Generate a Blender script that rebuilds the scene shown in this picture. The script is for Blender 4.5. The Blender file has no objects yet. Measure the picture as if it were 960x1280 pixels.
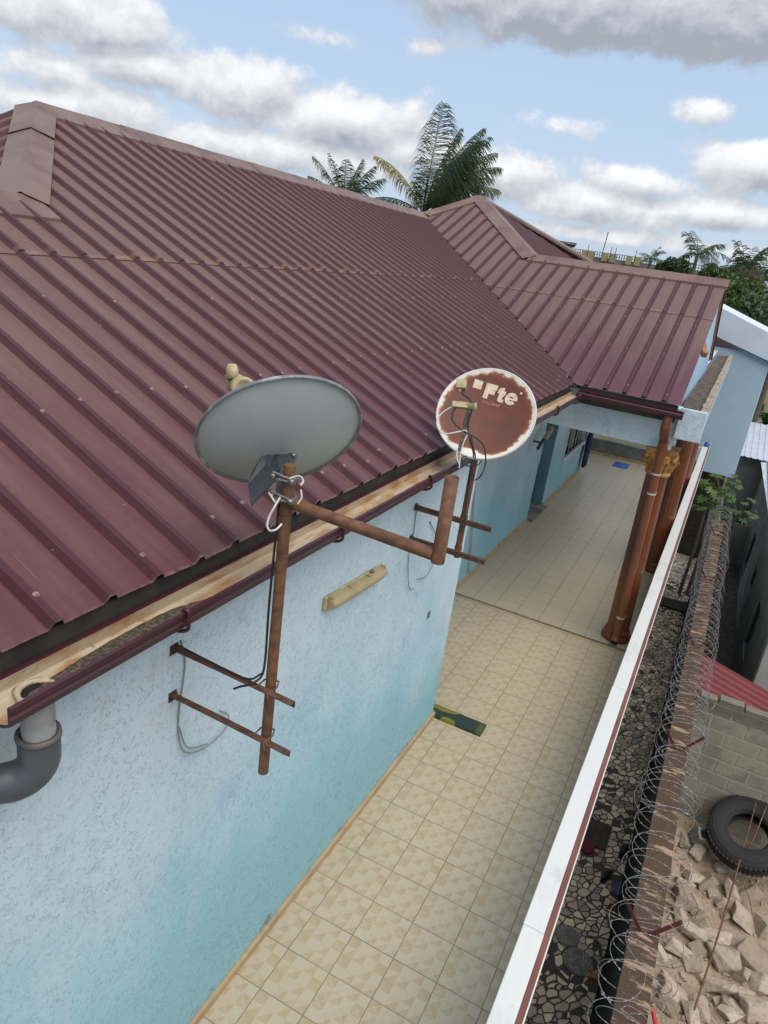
import bpy, bmesh, math, random
from mathutils import Vector, Matrix, Euler, noise as mnoise
random.seed(7)
R = math.radians
S = bpy.context.scene
COL = S.collection

# ------------------------------------------------------------------ camera
CAM = Vector((1.69258, -4.46300, 4.68151))
CAM_ROT = Euler((1.20840472, -0.13045108, 0.4742647), 'XYZ')
cd = bpy.data.cameras.new('camera')
cam = bpy.data.objects.new('camera', cd); COL.objects.link(cam)
cam.location = CAM; cam.rotation_euler = CAM_ROT
cd.sensor_fit = 'VERTICAL'; cd.sensor_height = 36.0; cd.lens = 24.804
cd.clip_start = 0.05; cd.clip_end = 3000
S.camera = cam

# ------------------------------------------------------------------ light
SUN_EL, SUN_AZ = 62.0, 118.0       # azimuth from +Y towards +X
SKY = 0.11
S.view_settings.view_transform = 'Standard'
S.view_settings.look = 'None'
S.view_settings.gamma = 1.0
S.view_settings.use_curve_mapping = False
S.view_settings.exposure = 0.78
sl = bpy.data.lights.new('sun', 'SUN'); sl.energy = 1.35; sl.angle = R(60); sl.color = (1.0, 0.96, 0.90)
so = bpy.data.objects.new('sun', sl); COL.objects.link(so)
sd = Vector((math.sin(R(SUN_AZ)) * math.cos(R(SUN_EL)), math.cos(R(SUN_AZ)) * math.cos(R(SUN_EL)), math.sin(R(SUN_EL))))
so.rotation_euler = (-sd).to_track_quat('-Z', 'Y').to_euler(); so.location = (10, -10, 30)

W = bpy.data.worlds.new('World'); S.world = W; W.use_nodes = True

class NT:
    """tiny node-tree helper"""
    def __init__(s, nt): s.t = nt; s.l = nt.links
    def n(s, typ, **k):
        nd = s.t.nodes.new(typ)
        for a, b in k.items(): setattr(nd, a, b)
        return nd
    def put(s, sock, v):
        if v is None: return
        if hasattr(v, 'is_linked') or hasattr(v, 'links'): s.l.new(v, sock)
        else:
            if isinstance(v, (tuple, list)) and len(v) == 3 and sock.type == 'RGBA': v = (*v, 1)
            sock.default_value = v
    def m(s, op, a, b=None, c=None, clamp=False):
        nd = s.n('ShaderNodeMath', operation=op); nd.use_clamp = clamp
        for i, v in enumerate((a, b, c)): s.put(nd.inputs[i], v)
        return nd.outputs[0]
    def mix(s, f, a, b, mode='MIX'):
        nd = s.n('ShaderNodeMix', data_type='RGBA', blend_type=mode)
        s.put(nd.inputs[0], f); s.put(nd.inputs[6], a); s.put(nd.inputs[7], b)
        return nd.outputs[2]
    def ramp(s, f, lo, hi, a=0.0, b=1.0, smooth=True):
        nd = s.n('ShaderNodeMapRange'); nd.clamp = True
        if smooth: nd.interpolation_type = 'SMOOTHSTEP'
        s.put(nd.inputs[0], f); nd.inputs[1].default_value = lo; nd.inputs[2].default_value = hi
        nd.inputs[3].default_value = a; nd.inputs[4].default_value = b
        return nd.outputs[0]
    def noise(s, vec, scale, detail=4.0, rough=0.55, dist=0.0):
        nd = s.n('ShaderNodeTexNoise'); s.put(nd.inputs['Vector'], vec)
        nd.inputs['Scale'].default_value = scale; nd.inputs['Detail'].default_value = detail
        nd.inputs['Roughness'].default_value = rough; nd.inputs['Distortion'].default_value = dist
        return nd.outputs[0]
    def noisec(s, vec, scale, detail=3.0):
        nd = s.n('ShaderNodeTexNoise'); s.put(nd.inputs['Vector'], vec)
        nd.inputs['Scale'].default_value = scale; nd.inputs['Detail'].default_value = detail
        return nd.outputs[1]
    def vor(s, vec, scale, feature='F1', rnd=1.0):
        nd = s.n('ShaderNodeTexVoronoi', feature=feature); s.put(nd.inputs['Vector'], vec)
        nd.inputs['Scale'].default_value = scale; nd.inputs['Randomness'].default_value = rnd
        return nd
    def obj(s): return s.n('ShaderNodeTexCoord').outputs['Object']
    def mapv(s, vec, loc=(0, 0, 0), rot=(0, 0, 0), sc=(1, 1, 1)):
        nd = s.n('ShaderNodeMapping'); s.put(nd.inputs[0], vec)
        nd.inputs[1].default_value = loc; nd.inputs[2].default_value = rot; nd.inputs[3].default_value = sc
        return nd.outputs[0]
    def sep(s, v):
        nd = s.n('ShaderNodeSeparateXYZ'); s.put(nd.inputs[0], v); return nd.outputs
    def comb(s, x, y, z=0.0):
        nd = s.n('ShaderNodeCombineXYZ')
        for i, v in enumerate((x, y, z)): s.put(nd.inputs[i], v)
        return nd.outputs[0]
    def vadd(s, a, b, f=1.0):
        sc = s.n('ShaderNodeVectorMath', operation='SCALE'); s.put(sc.inputs[0], b); sc.inputs[3].default_value = f
        ad = s.n('ShaderNodeVectorMath', operation='ADD'); s.put(ad.inputs[0], a); s.l.new(sc.outputs[0], ad.inputs[1])
        return ad.outputs[0]

def build_world():
    # cloud density as a node group of (azimuth, elevation)
    g = bpy.data.node_groups.new('cloud_density', 'ShaderNodeTree')
    g.interface.new_socket('az', in_out='INPUT', socket_type='NodeSocketFloat')
    g.interface.new_socket('el', in_out='INPUT', socket_type='NodeSocketFloat')
    g.interface.new_socket('d', in_out='OUTPUT', socket_type='NodeSocketFloat')
    t = NT(g); gi = t.n('NodeGroupInput'); go = t.n('NodeGroupOutput')
    az, el = gi.outputs[0], gi.outputs[1]
    blobs = [(-11, 16.4, 16, 2.5, 1.2), (-49, 11.0, 6.5, 1.9, 1.05), (-45.5, 9.0, 4.2, 1.3, .95), (-51, 7.6, 3.5, 1.2, .8),
             (-38.8, 8.8, 4.6, 2.0, 1.1), (-31.5, 7.8, 5.6, 1.7, 1.05), (-35, 5.2, 10, 1.4, .9), (-48, 6.0, 7, 1.4, .8), (-25.5, 6.6, 4.4, 1.3, .8),
             (-19, 5.7, 3.4, 1.8, 1.05), (-13, 4.6, 7.5, 1.3, .85), (-9.6, 6.4, 3.3, 1.0, .85), (-6.4, 11.0, 2.6, 1.0, .75),
             (-15.5, 9.4, 3.6, .9, .55), (-2.2, 8.2, 4.2, 1.5, 1.0), (-4.2, 4.9, 8, .9, .75), (-13, 2.7, 12, .7, .6),
             (-33.5, 12.4, 4.0, .8, .6), (-26.5, 13.0, 1.8, .7, .5), (8, 7, 8, 2, .9), (16, 12, 9, 2.4, .9), (-66, 9, 9, 2.5, .9)]
    acc = None
    for a, e, ra, re_, am in blobs:
        da = t.m('DIVIDE', t.m('SUBTRACT', az, a), ra); de = t.m('DIVIDE', t.m('SUBTRACT', el, e), re_)
        q = t.m('ADD', t.m('MULTIPLY', da, da), t.m('MULTIPLY', de, de))
        v = t.m('MULTIPLY', t.m('EXPONENT', t.m('MULTIPLY', q, -0.9)), am)
        acc = v if acc is None else t.m('MAXIMUM', acc, v)
    # away from the photographed patch: scattered cloud everywhere
    P = t.comb(t.m('MULTIPLY', az, 0.115), t.m('MULTIPLY', el, 0.138))
    big = t.noise(P, 0.55, 3, .5)
    far = t.m('MULTIPLY', t.ramp(el, 17, 24), t.ramp(big, .42, .66, 0, .9))
    acc = t.m('MAXIMUM', acc, far)
    n1 = t.noise(t.vadd(P, t.noisec(P, 3.0, 3), .16), 3.0, 10, .60)
    n2 = t.noise(t.comb(t.m('MULTIPLY', az, 0.11), t.m('MULTIPLY', el, 0.22), 3.7), 0.9, 4, .5)
    d = t.m('ADD', acc, t.m('MULTIPLY', t.m('SUBTRACT', n1, .5), 1.25))
    d = t.m('ADD', d, t.m('MULTIPLY', t.m('SUBTRACT', n2, .5), .9))
    n3 = t.noise(P, 9.0, 6, .65); d = t.m('ADD', d, t.m('MULTIPLY', t.m('SUBTRACT', n3, .5), .30))
    t.l.new(d, go.inputs[0])
    t = NT(W.node_tree); t.t.nodes.clear()
    out = t.n('ShaderNodeOutputWorld'); bg = t.n('ShaderNodeBackground')
    sky = t.n('ShaderNodeTexSky', sky_type='NISHITA'); sky.sun_disc = False
    sky.sun_elevation = R(SUN_EL); sky.sun_rotation = R(SUN_AZ); sky.air_density = 1.0; sky.dust_density = 1.6; sky.ozone_density = 1.2
    gen = t.n('ShaderNodeTexCoord').outputs['Generated']
    x, y, z = t.sep(gen)
    az = t.m('DEGREES', t.m('ARCTAN2', x, y)); el = t.m('DEGREES', t.m('ARCSINE', z))
    def dens(dae, dee):
        gn = t.n('ShaderNodeGroup'); gn.node_tree = g
        t.put(gn.inputs[0], t.m('ADD', az, dae)); t.put(gn.inputs[1], t.m('ADD', el, dee)); return gn.outputs[0]
    d0 = dens(0, 0); d1 = dens(-.3, .95)
    mask = t.m('MULTIPLY', t.ramp(d0, .16, .58), t.ramp(el, -.5, 3.0, .25, .95))
    lit = t.m('ADD', .52, t.m('MULTIPLY', t.m('SUBTRACT', d0, d1), .80))
    thick = t.ramp(el, 11.5, 15.0, 0, .34)
    lit = t.m('SUBTRACT', lit, thick); lit = t.m('MAXIMUM', t.m('MINIMUM', lit, 1.0), 0.0)
    k = 1.0 / SKY
    ccol = t.mix(lit, (.22 * k, .24 * k, .275 * k), (.60 * k, .605 * k, .62 * k))
    # thin high haze paling the blue towards the horizon
    skyc = t.mix(t.ramp(el, 0, 40, .80, .35), sky.outputs[0], (.31 * k, .385 * k, .495 * k))
    # brighter sky overhead than low on the horizon
    lowdim = t.ramp(el, 18, 45, 1.0, 1.45)
    fin = t.n('ShaderNodeVectorMath', operation='SCALE'); t.put(fin.inputs[0], t.mix(mask, skyc, ccol)); t.put(fin.inputs[3], lowdim)
    t.put(bg.inputs[0], fin.outputs[0]); bg.inputs[1].default_value = SKY
    t.l.new(bg.outputs[0], out.inputs[0])
build_world()

# ------------------------------------------------------------------ picture-to-place helpers (camera rays met with real planes)
F = 881.93
RM = CAM_ROT.to_matrix()
def ray(px, py): return RM @ Vector(((px - 480) / F, -(py - 640) / F, -1.0))
def on(px, py, ax, v):
    d = ray(px, py); return CAM + d * ((v - CAM[ax]) / d[ax])
def far(px, py, dist):
    d = ray(px, py); return CAM + d * (dist / math.hypot(d.x, d.y))

# ------------------------------------------------------------------ materials
def base(name, rough=.6, metal=0.0, spec=None):
    m = bpy.data.materials.new(name); m.use_nodes = True
    t = NT(m.node_tree); p = m.node_tree.nodes['Principled BSDF']
    p.inputs['Roughness'].default_value = rough; p.inputs['Metallic'].default_value = metal
    if spec is not None: p.inputs['Specular IOR Level'].default_value = spec
    return m, t, p
def bump(t, p, h, strength=.3, dist=.01):
    b = t.n('ShaderNodeBump'); b.inputs['Strength'].default_value = strength; b.inputs['Distance'].default_value = dist
    t.put(b.inputs['Height'], h); t.l.new(b.outputs[0], p.inputs['Normal'])
def simple(name, c1, c2=None, rough=.6, metal=0.0, scale=6, detail=5, lo=.35, hi=.65, bmp=.15, bscale=40, bdist=.004, spec=None, sc=(1, 1, 1)):
    m, t, p = base(name, rough, metal, spec)
    o = t.mapv(t.obj(), sc=sc)
    if c2 is None: c2 = tuple(x * .8 for x in c1)
    f = t.ramp(t.noise(o, scale, detail, .6), lo, hi)
    t.put(p.inputs['Base Color'], t.mix(f, c1, c2))
    t.put(p.inputs['Roughness'], t.m('ADD', rough, t.m('MULTIPLY', t.m('SUBTRACT', f, .5), .12), clamp=True))
    if bmp: bump(t, p, t.noise(o, bscale, 5, .6), bmp, bdist)
    return m

def mat_plaster():
    m, t, p = base('blue_plaster', .75)
    o = t.obj(); x, y, z = t.sep(o)
    zz = t.m('ADD', z, t.m('MULTIPLY', t.m('SUBTRACT', t.noise(t.mapv(o, sc=(1, .7, .5)), 1.2, 6, .6), .5), 3.4))
    c = t.mix(t.ramp(zz, .3, 2.5), (.235, .485, .54), (.61, .705, .72))
    c = t.mix(t.ramp(t.noise(o, 2.2, 6, .65), .56, .75, 0, .55), c, (.30, .46, .60))
    c = t.mix(t.ramp(t.noise(t.mapv(o, sc=(1, 2.2, .22)), 3.0, 5, .6), .55, .78, 0, .35), c, (.47, .52, .53))
    c = t.mix(t.ramp(t.noise(o, 90, 2, .5), .3, .7, 0, .22), c, (.62, .72, .74))
    # worm-shaped trowel pits
    w = t.vadd(t.mapv(o, sc=(1, 1.25, .8)), t.noisec(o, 40, 2), .040)
    e = t.vor(w, 54, 'DISTANCE_TO_EDGE').outputs[0]
    pit = t.m('MULTIPLY', t.ramp(e, .02, .075, 1, 0), t.ramp(t.noise(o, 38, 3, .6), .50, .58))
    pit = t.m('MULTIPLY', pit, t.ramp(t.noise(o, 2.4, 5, .65), .34, .66, .35, 1))
    c = t.mix(t.m('MULTIPLY', pit, .42), c, (.13, .21, .245))
    drip = t.m('MULTIPLY', t.ramp(t.noise(t.vadd(t.mapv(o, sc=(1, 5, .25)), t.noisec(o, 6, 3), .12), 2.2, 6, .7), .54, .72), t.ramp(t.m('ADD', z, t.m('MULTIPLY', t.noise(o, 2, 3), 1.6)), 2.6, 3.6))
    c = t.mix(t.m('MULTIPLY', drip, .28), c, (.33, .34, .31))
    # mould and flaking near the floor
    fl = t.m('MULTIPLY', t.ramp(t.noise(t.mapv(o, sc=(1, .8, 1.6)), 8, 6, .7), .56, .64), t.ramp(z, .06, .32, 1, 0))
    c = t.mix(t.m('MULTIPLY', fl, .7), c, (.16, .18, .14))
    t.put(p.inputs['Base Color'], c)
    h = t.m('SUBTRACT', t.m('ADD', t.noise(o, 95, 6, .65), t.m('MULTIPLY', t.noise(o, 22, 4, .6), .5)), t.m('MULTIPLY', pit, 1.3))
    bump(t, p, h, .55, .009)
    return m
def mat_roof(name, up=0):
    """ribbed painted sheet; the UV holds (metres across, metres up the slope)"""
    m, t, p = base(name, .42, 0, .32)
    uv = t.n('ShaderNodeUVMap').outputs[0]; u, v, _ = t.sep(uv)
    o = t.obj()
    streak = t.noise(t.mapv(uv, sc=(7, .55, 1)), 1.6, 6, .6)
    patch = t.noise(t.mapv(uv, sc=(1, 1, 1)), .55, 4, .55)
    fine = t.noise(uv, 26, 4, .7)
    dust = t.m('ADD', t.m('ADD', t.m('MULTIPLY', streak, .55), t.m('MULTIPLY', patch, .6)), t.m('MULTIPLY', fine, .16))
    dust = t.m('ADD', dust, t.ramp(v, .0, 3.4, -.18, .13))
    f = t.ramp(dust, .38, .80)
    c = t.mix(f, (.103, .034, .039), (.162, .091, .070))
    # ribs: less dust, plus their side shadow painted in dark; vertex colour 'rib'
    at = t.n('ShaderNodeAttribute'); at.attribute_name = 'rib'
    c = t.mix(t.m('MULTIPLY', at.outputs[2], .90), c, (.062, .017, .021))
    # pale scuffs and bird marks
    sp = t.ramp(t.noise(t.mapv(uv, sc=(1, .5, 1)), 42, 2, .5), .745, .79)
    c = t.mix(t.m('MULTIPLY', sp, .55), c, (.42, .33, .28))
    scr = t.m('MULTIPLY', t.ramp(t.noise(t.mapv(uv, sc=(30, .7, 1)), 2.2, 3, .5), .70, .74), .30)
    c = t.mix(scr, c, (.27, .19, .16))
    # rust line at the sheet lap (lap runs at v = 2.47)
    lv = 2.462 if up == 0 else 2.345
    n = t.m('MULTIPLY', t.m('SUBTRACT', t.noise(uv, 5, 5, .7), .5), .08)
    lapd = t.m('ABSOLUTE', t.m('SUBTRACT', t.m('ADD', v, n), lv))
    lap = t.m('MULTIPLY', t.ramp(lapd, .004, .035, 1, 0), t.ramp(t.noise(t.mapv(uv, sc=(1, .1, 1)), 2.6, 4, .6), .42, .60))
    c = t.mix(t.m('MULTIPLY', lap, .38), c, (.34, .19, .10))
    edge = t.m('MULTIPLY', t.ramp(v, -.02, .018, 1, 0), t.ramp(fine, .42, .6))
    c = t.mix(t.m('MULTIPLY', edge, .7), c, (.38, .27, .24))
    t.put(p.inputs['Base Color'], c)
    t.put(p.inputs['Roughness'], t.ramp(f, 0, 1, .36, .56))
    bump(t, p, t.m('ADD', t.m('MULTIPLY', t.noise(t.mapv(uv, sc=(1, .35, 1)), 3.4, 3, .5), 1.0), t.m('MULTIPLY', t.noise(uv, 120, 3, .6), .05)), .22, .02)
    return m
def mat_tiles():
    m, t, p = base('floor_tiles', .36)
    o = t.mapv(t.obj(), rot=(0, 0, -.0105)); x, y, z = t.sep(o)
    T = 1 / 3
    # the far bay is laid to its own grid
    farm = t.ramp(y, 4.665, 4.667, 0, 1, False)
    x2 = t.m('ADD', x, t.m('MULTIPLY', farm, .12)); 
    cx = t.m('DIVIDE', x2, T); cy = t.m('DIVIDE', y, T)
    fx = t.m('FRACT', cx); fy = t.m('FRACT', cy)
    gx = t.m('MINIMUM', fx, t.m('SUBTRACT', 1, fx)); gy = t.m('MINIMUM', fy, t.m('SUBTRACT', 1, fy))
    gr = t.ramp(t.m('MINIMUM', gx, gy), .005, .013, 1, 0)
    wn = t.n('ShaderNodeTexWhiteNoise'); t.put(wn.inputs[0], t.comb(t.m('FLOOR', cx), t.m('FLOOR', cy), 0)); rnd = wn.outputs[0]
    def chk(sx, ox=0.0, oy=0.0):
        a = t.m('FLOOR', t.m('ADD', t.m('MULTIPLY', fx, sx), ox)); b = t.m('FLOOR', t.m('ADD', t.m('MULTIPLY', fy, sx), oy))
        return t.m('ABSOLUTE', t.m('MODULO', t.m('ADD', a, b), 2.0))
    k4 = chk(4)
    lx = t.m('FRACT', t.m('MULTIPLY', fx, 4)); ly = t.m('FRACT', t.m('MULTIPLY', fy, 4))
    tri = t.m('GREATER_THAN', lx, ly); tri2 = t.m('GREATER_THAN', t.m('ADD', lx, ly), 1.0)
    wn2 = t.n('ShaderNodeTexWhiteNoise'); t.put(wn2.inputs[0], t.comb(t.m('FLOOR', t.m('MULTIPLY', fx, 4)), t.m('FLOOR', t.m('MULTIPLY', fy, 4)), 5.0))
    sel = wn2.outputs[0]
    pat = t.m('ADD', t.m('MULTIPLY', k4, t.m('GREATER_THAN', sel, .35)), t.m('MULTIPLY', t.m('MULTIPLY', tri, t.m('LESS_THAN', sel, .35)), 1.0))
    pat2 = t.m('MULTIPLY', tri2, k4)
    pat = t.m('ADD', t.m('MULTIPLY', pat, .72), t.m('MULTIPLY', pat2, .28))
    # thin pale star lines inside some cells
    dl = t.m('MINIMUM', t.m('ABSOLUTE', t.m('SUBTRACT', lx, ly)), t.m('ABSOLUTE', t.m('SUBTRACT', t.m('ADD', lx, ly), 1)))
    star = t.m('MULTIPLY', t.ramp(dl, .03, .07, 1, 0), t.m('GREATER_THAN', rnd, .45))
    wave = t.noise(t.mapv(o, sc=(1.2, 7, 1)), 4.2, 5, .62, .6)
    wp = t.ramp(wave, .35, .65)
    pat = t.m('ADD', t.m('MULTIPLY', pat, t.m('SUBTRACT', 1, farm)), t.m('MULTIPLY', wp, farm))
    c = t.mix(t.m('MULTIPLY', pat, .75), (.45, .385, .27), (.38, .285, .150))
    c = t.mix(t.m('MULTIPLY', t.m('MULTIPLY', star, t.m('SUBTRACT', 1, farm)), .35), c, (.56, .50, .38))
    c = t.mix(t.m('MULTIPLY', farm, .5), c, t.mix(wp, (.42, .365, .265), (.475, .42, .315)))
    c = t.mix(t.ramp(rnd, 0, 1, 0, .22, False), c, (.40, .33, .22))
    dirt = t.m('ADD', t.ramp(t.noise(o, 1.3, 6, .65), .48, .75, 0, .30), t.ramp(t.noise(t.mapv(o, sc=(2.2, .5, 1)), 3.1, 6, .7), .58, .72, 0, .22))
    c = t.mix(dirt, c, (.36, .29, .18))
    stain = t.m('MULTIPLY', t.ramp(t.noise(o, 6.5, 7, .72), .60, .72), t.ramp(t.noise(o, .9, 2), .45, .6))
    c = t.mix(t.m('MULTIPLY', stain, .35), c, (.22, .16, .09))
    dots = t.ramp(t.noise(o, 30, 2, .5), .78, .82, 0, .4)
    c = t.mix(dots, c, (.12, .09, .06))
    c = t.mix(t.m('MULTIPLY', gr, t.ramp(t.noise(o, 2.5, 4), .3, .7, .6, .95)), c, (.10, .085, .065))
    t.put(p.inputs['Base Color'], c)
    t.put(p.inputs['Roughness'], t.m('ADD', t.ramp(t.noise(o, 3, 4), .3, .7, .33, .42), t.m('MULTIPLY', gr, .3)))
    bump(t, p, t.m('SUBTRACT', t.m('MULTIPLY', t.noise(o, 5, 2), .15), gr), .22, .003)
    return m
def mat_paving():
    m, t, p = base('broken_stone_paving', .78)
    o = t.obj()
    w = t.vadd(t.mapv(o, rot=(0, 0, .5)), t.noisec(o, 5, 3), .09)
    big = t.noise(o, .55, 2)
    v = t.vor(t.mapv(w, sc=(1, .72, 0)), 10.2); e = t.vor(t.mapv(w, sc=(1, .72, 0)), 10.2, 'DISTANCE_TO_EDGE').outputs[0]
    r, g, b = t.sep(v.outputs['Color'])
    c = t.mix(r, (.42, .33, .225), (.80, .67, .47))
    c = t.mix(t.m('MULTIPLY', t.m('GREATER_THAN', g, .72), .7), c, (.22, .20, .175))
    c = t.mix(t.ramp(t.noise(o, 40, 4), .4, .7, 0, .3), c, (.22, .19, .15))
    keep = t.m('GREATER_THAN', b, t.ramp(big, .35, .75, -.05, .40))
    stone = t.m('MULTIPLY', t.ramp(e, .05, .085), keep)
    c = t.mix(stone, (.055, .047, .036), c)
    c = t.mix(t.ramp(t.noise(o, 1.5, 5, .65), .55, .75, 0, .5), c, (.06, .05, .04))
    t.put(p.inputs['Base Color'], c)
    bump(t, p, t.m('ADD', stone, t.m('MULTIPLY', t.noise(o, 30, 4), .3)), .7, .02)
    return m
def mat_block():
    m, t, p = base('sandcrete_blocks', .9)
    o = t.obj(); x, y, z = t.sep(o)
    br = t.n('ShaderNodeTexBrick'); t.put(br.inputs['Vector'], t.vadd(t.comb(x, z, 0), t.noisec(o, 6, 4), .06))
    br.inputs['Color1'].default_value = (.31, .275, .19, 1); br.inputs['Color2'].default_value = (.19, .165, .11, 1); br.inputs['Mortar'].default_value = (.37, .33, .235, 1)
    br.inputs['Scale'].default_value = 1.0; br.inputs['Mortar Size'].default_value = .018; br.inputs['Mortar Smooth'].default_value = .25
    br.inputs['Brick Width'].default_value = .46; br.inputs['Row Height'].default_value = .225; br.inputs['Bias'].default_value = -.1
    n = t.noise(o, 3.2, 7, .7)
    c = t.mix(t.ramp(n, .40, .58, 0, .8), br.outputs[0], (.37, .335, .23))
    c = t.mix(t.ramp(t.noise(o, 18, 5, .7), .55, .75, 0, .5), c, (.15, .13, .085))
    zt = t.m('ADD', z, t.m('MULTIPLY', t.m('SUBTRACT', n, .5), .35))
    c = t.mix(t.m('MULTIPLY', t.ramp(zt, -.98, -.84), .65), c, (.10, .085, .055))
    t.put(p.inputs['Base Color'], c)
    bump(t, p, t.m('ADD', t.noise(o, 45, 6, .7), t.m('MULTIPLY', br.outputs[1], -1.2)), .8, .012)
    return m
def mat_walltop():
    m, t, p = base('weathered_shaded_render', .95, 0, .08)
    o = t.obj(); x, y, z = t.sep(o)
    n = t.noise(t.mapv(o, rot=(0, 0, .35), sc=(1.6, 5.2, 1)), 1.5, 6, .62)
    n2 = t.noise(t.mapv(o, rot=(0, 0, .6), sc=(1.4, 4.5, 1)), 2.4, 5, .65)
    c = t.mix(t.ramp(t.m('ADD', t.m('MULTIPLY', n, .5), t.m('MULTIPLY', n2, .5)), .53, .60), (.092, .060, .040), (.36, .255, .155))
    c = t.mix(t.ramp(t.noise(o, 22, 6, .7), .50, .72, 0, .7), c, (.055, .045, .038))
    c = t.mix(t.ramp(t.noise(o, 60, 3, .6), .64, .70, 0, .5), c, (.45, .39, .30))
    c = t.mix(t.ramp(z, -.86, -.80), (.034, .034, .026), c)  # wall sides below the top coloured near-black, as if in shadow
    t.put(p.inputs['Base Color'], c)
    bump(t, p, t.noise(o, 50, 6, .7), .6, .01)
    return m
def mat_rustdish():
    m, t, p = base('rusted_dish_paint', .6)
    o = t.obj(); x, y, z = t.sep(o)
    r = t.m('SQRT', t.m('ADD', t.m('MULTIPLY', x, x), t.m('MULTIPLY', y, y)))
    n = t.noise(o, 17, 7, .7); nb = t.noise(o, 4.5, 3, .5)
    q = t.m('ADD', r, t.m('MULTIPLY', t.m('SUBTRACT', n, .5), .085))
    q = t.m('ADD', q, t.m('MULTIPLY', t.m('SUBTRACT', nb, .5), .05))
    # paint survived longest low down on the feed side
    low = t.m('MULTIPLY', t.ramp(y, -.20, -.31), t.ramp(t.m('ABSOLUTE', t.m('ADD', x, .04)), .02, .16, 1, 0))
    q = t.m('ADD', q, t.m('MULTIPLY', low, .05))
    c = t.mix(t.ramp(t.noise(o, 9, 5, .6), .35, .7), (.155, .040, .018), (.105, .036, .020))
    c = t.mix(t.ramp(q, .285, .322, 0, .85), c, (.27, .075, .022))
    c = t.mix(t.ramp(q, .312, .330), c, (.66, .52, .33))
    c = t.mix(t.ramp(q, .322, .340), c, (.72, .69, .61))
    pits = t.ramp(t.noise(o, 70, 2, .5), .74, .78, 0, .7)
    c = t.mix(t.m('MULTIPLY', pits, t.ramp(q, .27, .29, 1, 0)), c, (.03, .015, .01))
    t.put(p.inputs['Base Color'], c); bump(t, p, n, .25, .003)
    return m
def mat_gutter_in():
    m, t, p = base('gutter_lining', .6)
    o = t.obj(); x, y, z = t.sep(o)
    a = t.noise(t.mapv(o, sc=(3, 1, 3)), 4.2, 5, .62)
    c = t.mix(t.ramp(a, .42, .62), (.43, .335, .215), (.33, .175, .065))
    c = t.mix(t.ramp(t.noise(t.mapv(o, sc=(14, 1.2, 14)), 3.5, 4, .6), .50, .66, 0, .6), c, (.50, .43, .31))
    c = t.mix(t.ramp(t.noise(o, 30, 5, .7), .60, .74, 0, .75), c, (.20, .11, .05))
    t.put(p.inputs['Base Color'], c); bump(t, p, a, .15, .004)
    return m
def mat_cloth_pattern():
    m, t, p = base('patterned_mat', .9)
    o = t.obj(); x, y, z = t.sep(o)
    def ell(cx, cy, rx, ry):
        a = t.m('DIVIDE', t.m('SUBTRACT', x, cx), rx); b = t.m('DIVIDE', t.m('SUBTRACT', y, cy), ry)
        return t.ramp(t.m('ADD', t.m('MULTIPLY', a, a), t.m('MULTIPLY', b, b)), .92, 1.05, 1, 0)
    f = t.m('MAXIMUM', ell(-.15, 1.885, .19, .075), ell(-.02, 1.715, .085, .035))
    c = t.mix(f, (.018, .036, .028), (.17, .155, .018))
    wv = t.m('GREATER_THAN', t.m('FRACT', t.m('MULTIPLY', x, 90)), .5)
    e = t.ramp(x, .29, .295)
    c = t.mix(e, c, t.mix(wv, (.10, .11, .02), (.02, .045, .03)))
    t.put(p.inputs['Base Color'], c); bump(t, p, t.noise(o, 160, 2), .4, .004)
    return m

MT = {}
MT['plaster'] = mat_plaster()
MT['plaster2'] = simple('pale_blue_render', (.40, .54, .64), (.33, .47, .58), .75, scale=1.3, bmp=.3, bscale=70, bdist=.006)
MT['bluegrey'] = simple('pale_blue_paint', (.43, .54, .59), (.38, .49, .545), .72, scale=.7, bmp=.15, bscale=50)
MT['teal'] = simple('teal_paint', (.17, .34, .40), (.14, .28, .33), .7, scale=1.2, bmp=.2, bscale=60)
MT['roof'] = mat_roof('maroon_roof_sheet', 0)
MT['roof_p'] = mat_roof('maroon_porch_sheet', 1)
MT['cap'] = simple('dusty_ridge_metal', (.185, .108, .072), (.125, .062, .046), .45, scale=2.2, lo=.4, hi=.7, bmp=.2, bscale=9, bdist=.012)
MT['maroon'] = simple('maroon_gutter_paint', (.060, .012, .020), (.045, .012, .016), .34, scale=5, bmp=.05)
MT['gutter_in'] = mat_gutter_in()
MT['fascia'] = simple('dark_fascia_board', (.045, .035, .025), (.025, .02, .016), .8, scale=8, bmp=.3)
MT['litter'] = simple('gutter_silt', (.040, .032, .024), (.17, .115, .07), .95, scale=55, bmp=.9, bscale=70, bdist=.02)
MT['washer'] = simple('bitumen_washer', (.36, .20, .16), (.20, .10, .09), .6, scale=60, bmp=0)
MT['tiles'] = mat_tiles()
MT['skirt'] = simple('skirting_tile', (.46, .33, .17), (.36, .26, .15), .5, scale=7, bmp=.1)
MT['paving'] = mat_paving()
MT['block'] = mat_block()
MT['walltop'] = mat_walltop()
MT['white'] = simple('white_paint', (.64, .63, .585), (.44, .42, .36), .5, scale=5, detail=9, lo=.50, hi=.82, bmp=.15, bscale=25, sc=(1, .45, 1))
MT['brown'] = simple('brown_trim', (.20, .072, .038), (.15, .05, .028), .5, scale=9, bmp=.1, sc=(1, .2, 1))
MT['pillar'] = simple('gloss_brown_paint', (.19, .055, .017), (.115, .033, .012), .28, scale=3.5, bmp=.1, bscale=30, sc=(1, 1, .3))
MT['pipebrown'] = simple('brown_pvc', (.20, .065, .024), (.15, .046, .018), .30, scale=4, bmp=.05, sc=(1, 1, .3))
MT['ochre'] = simple('ochre_capital_paint', (.56, .27, .065), (.27, .115, .030), .55, scale=14, bmp=.35, bscale=50)
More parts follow.
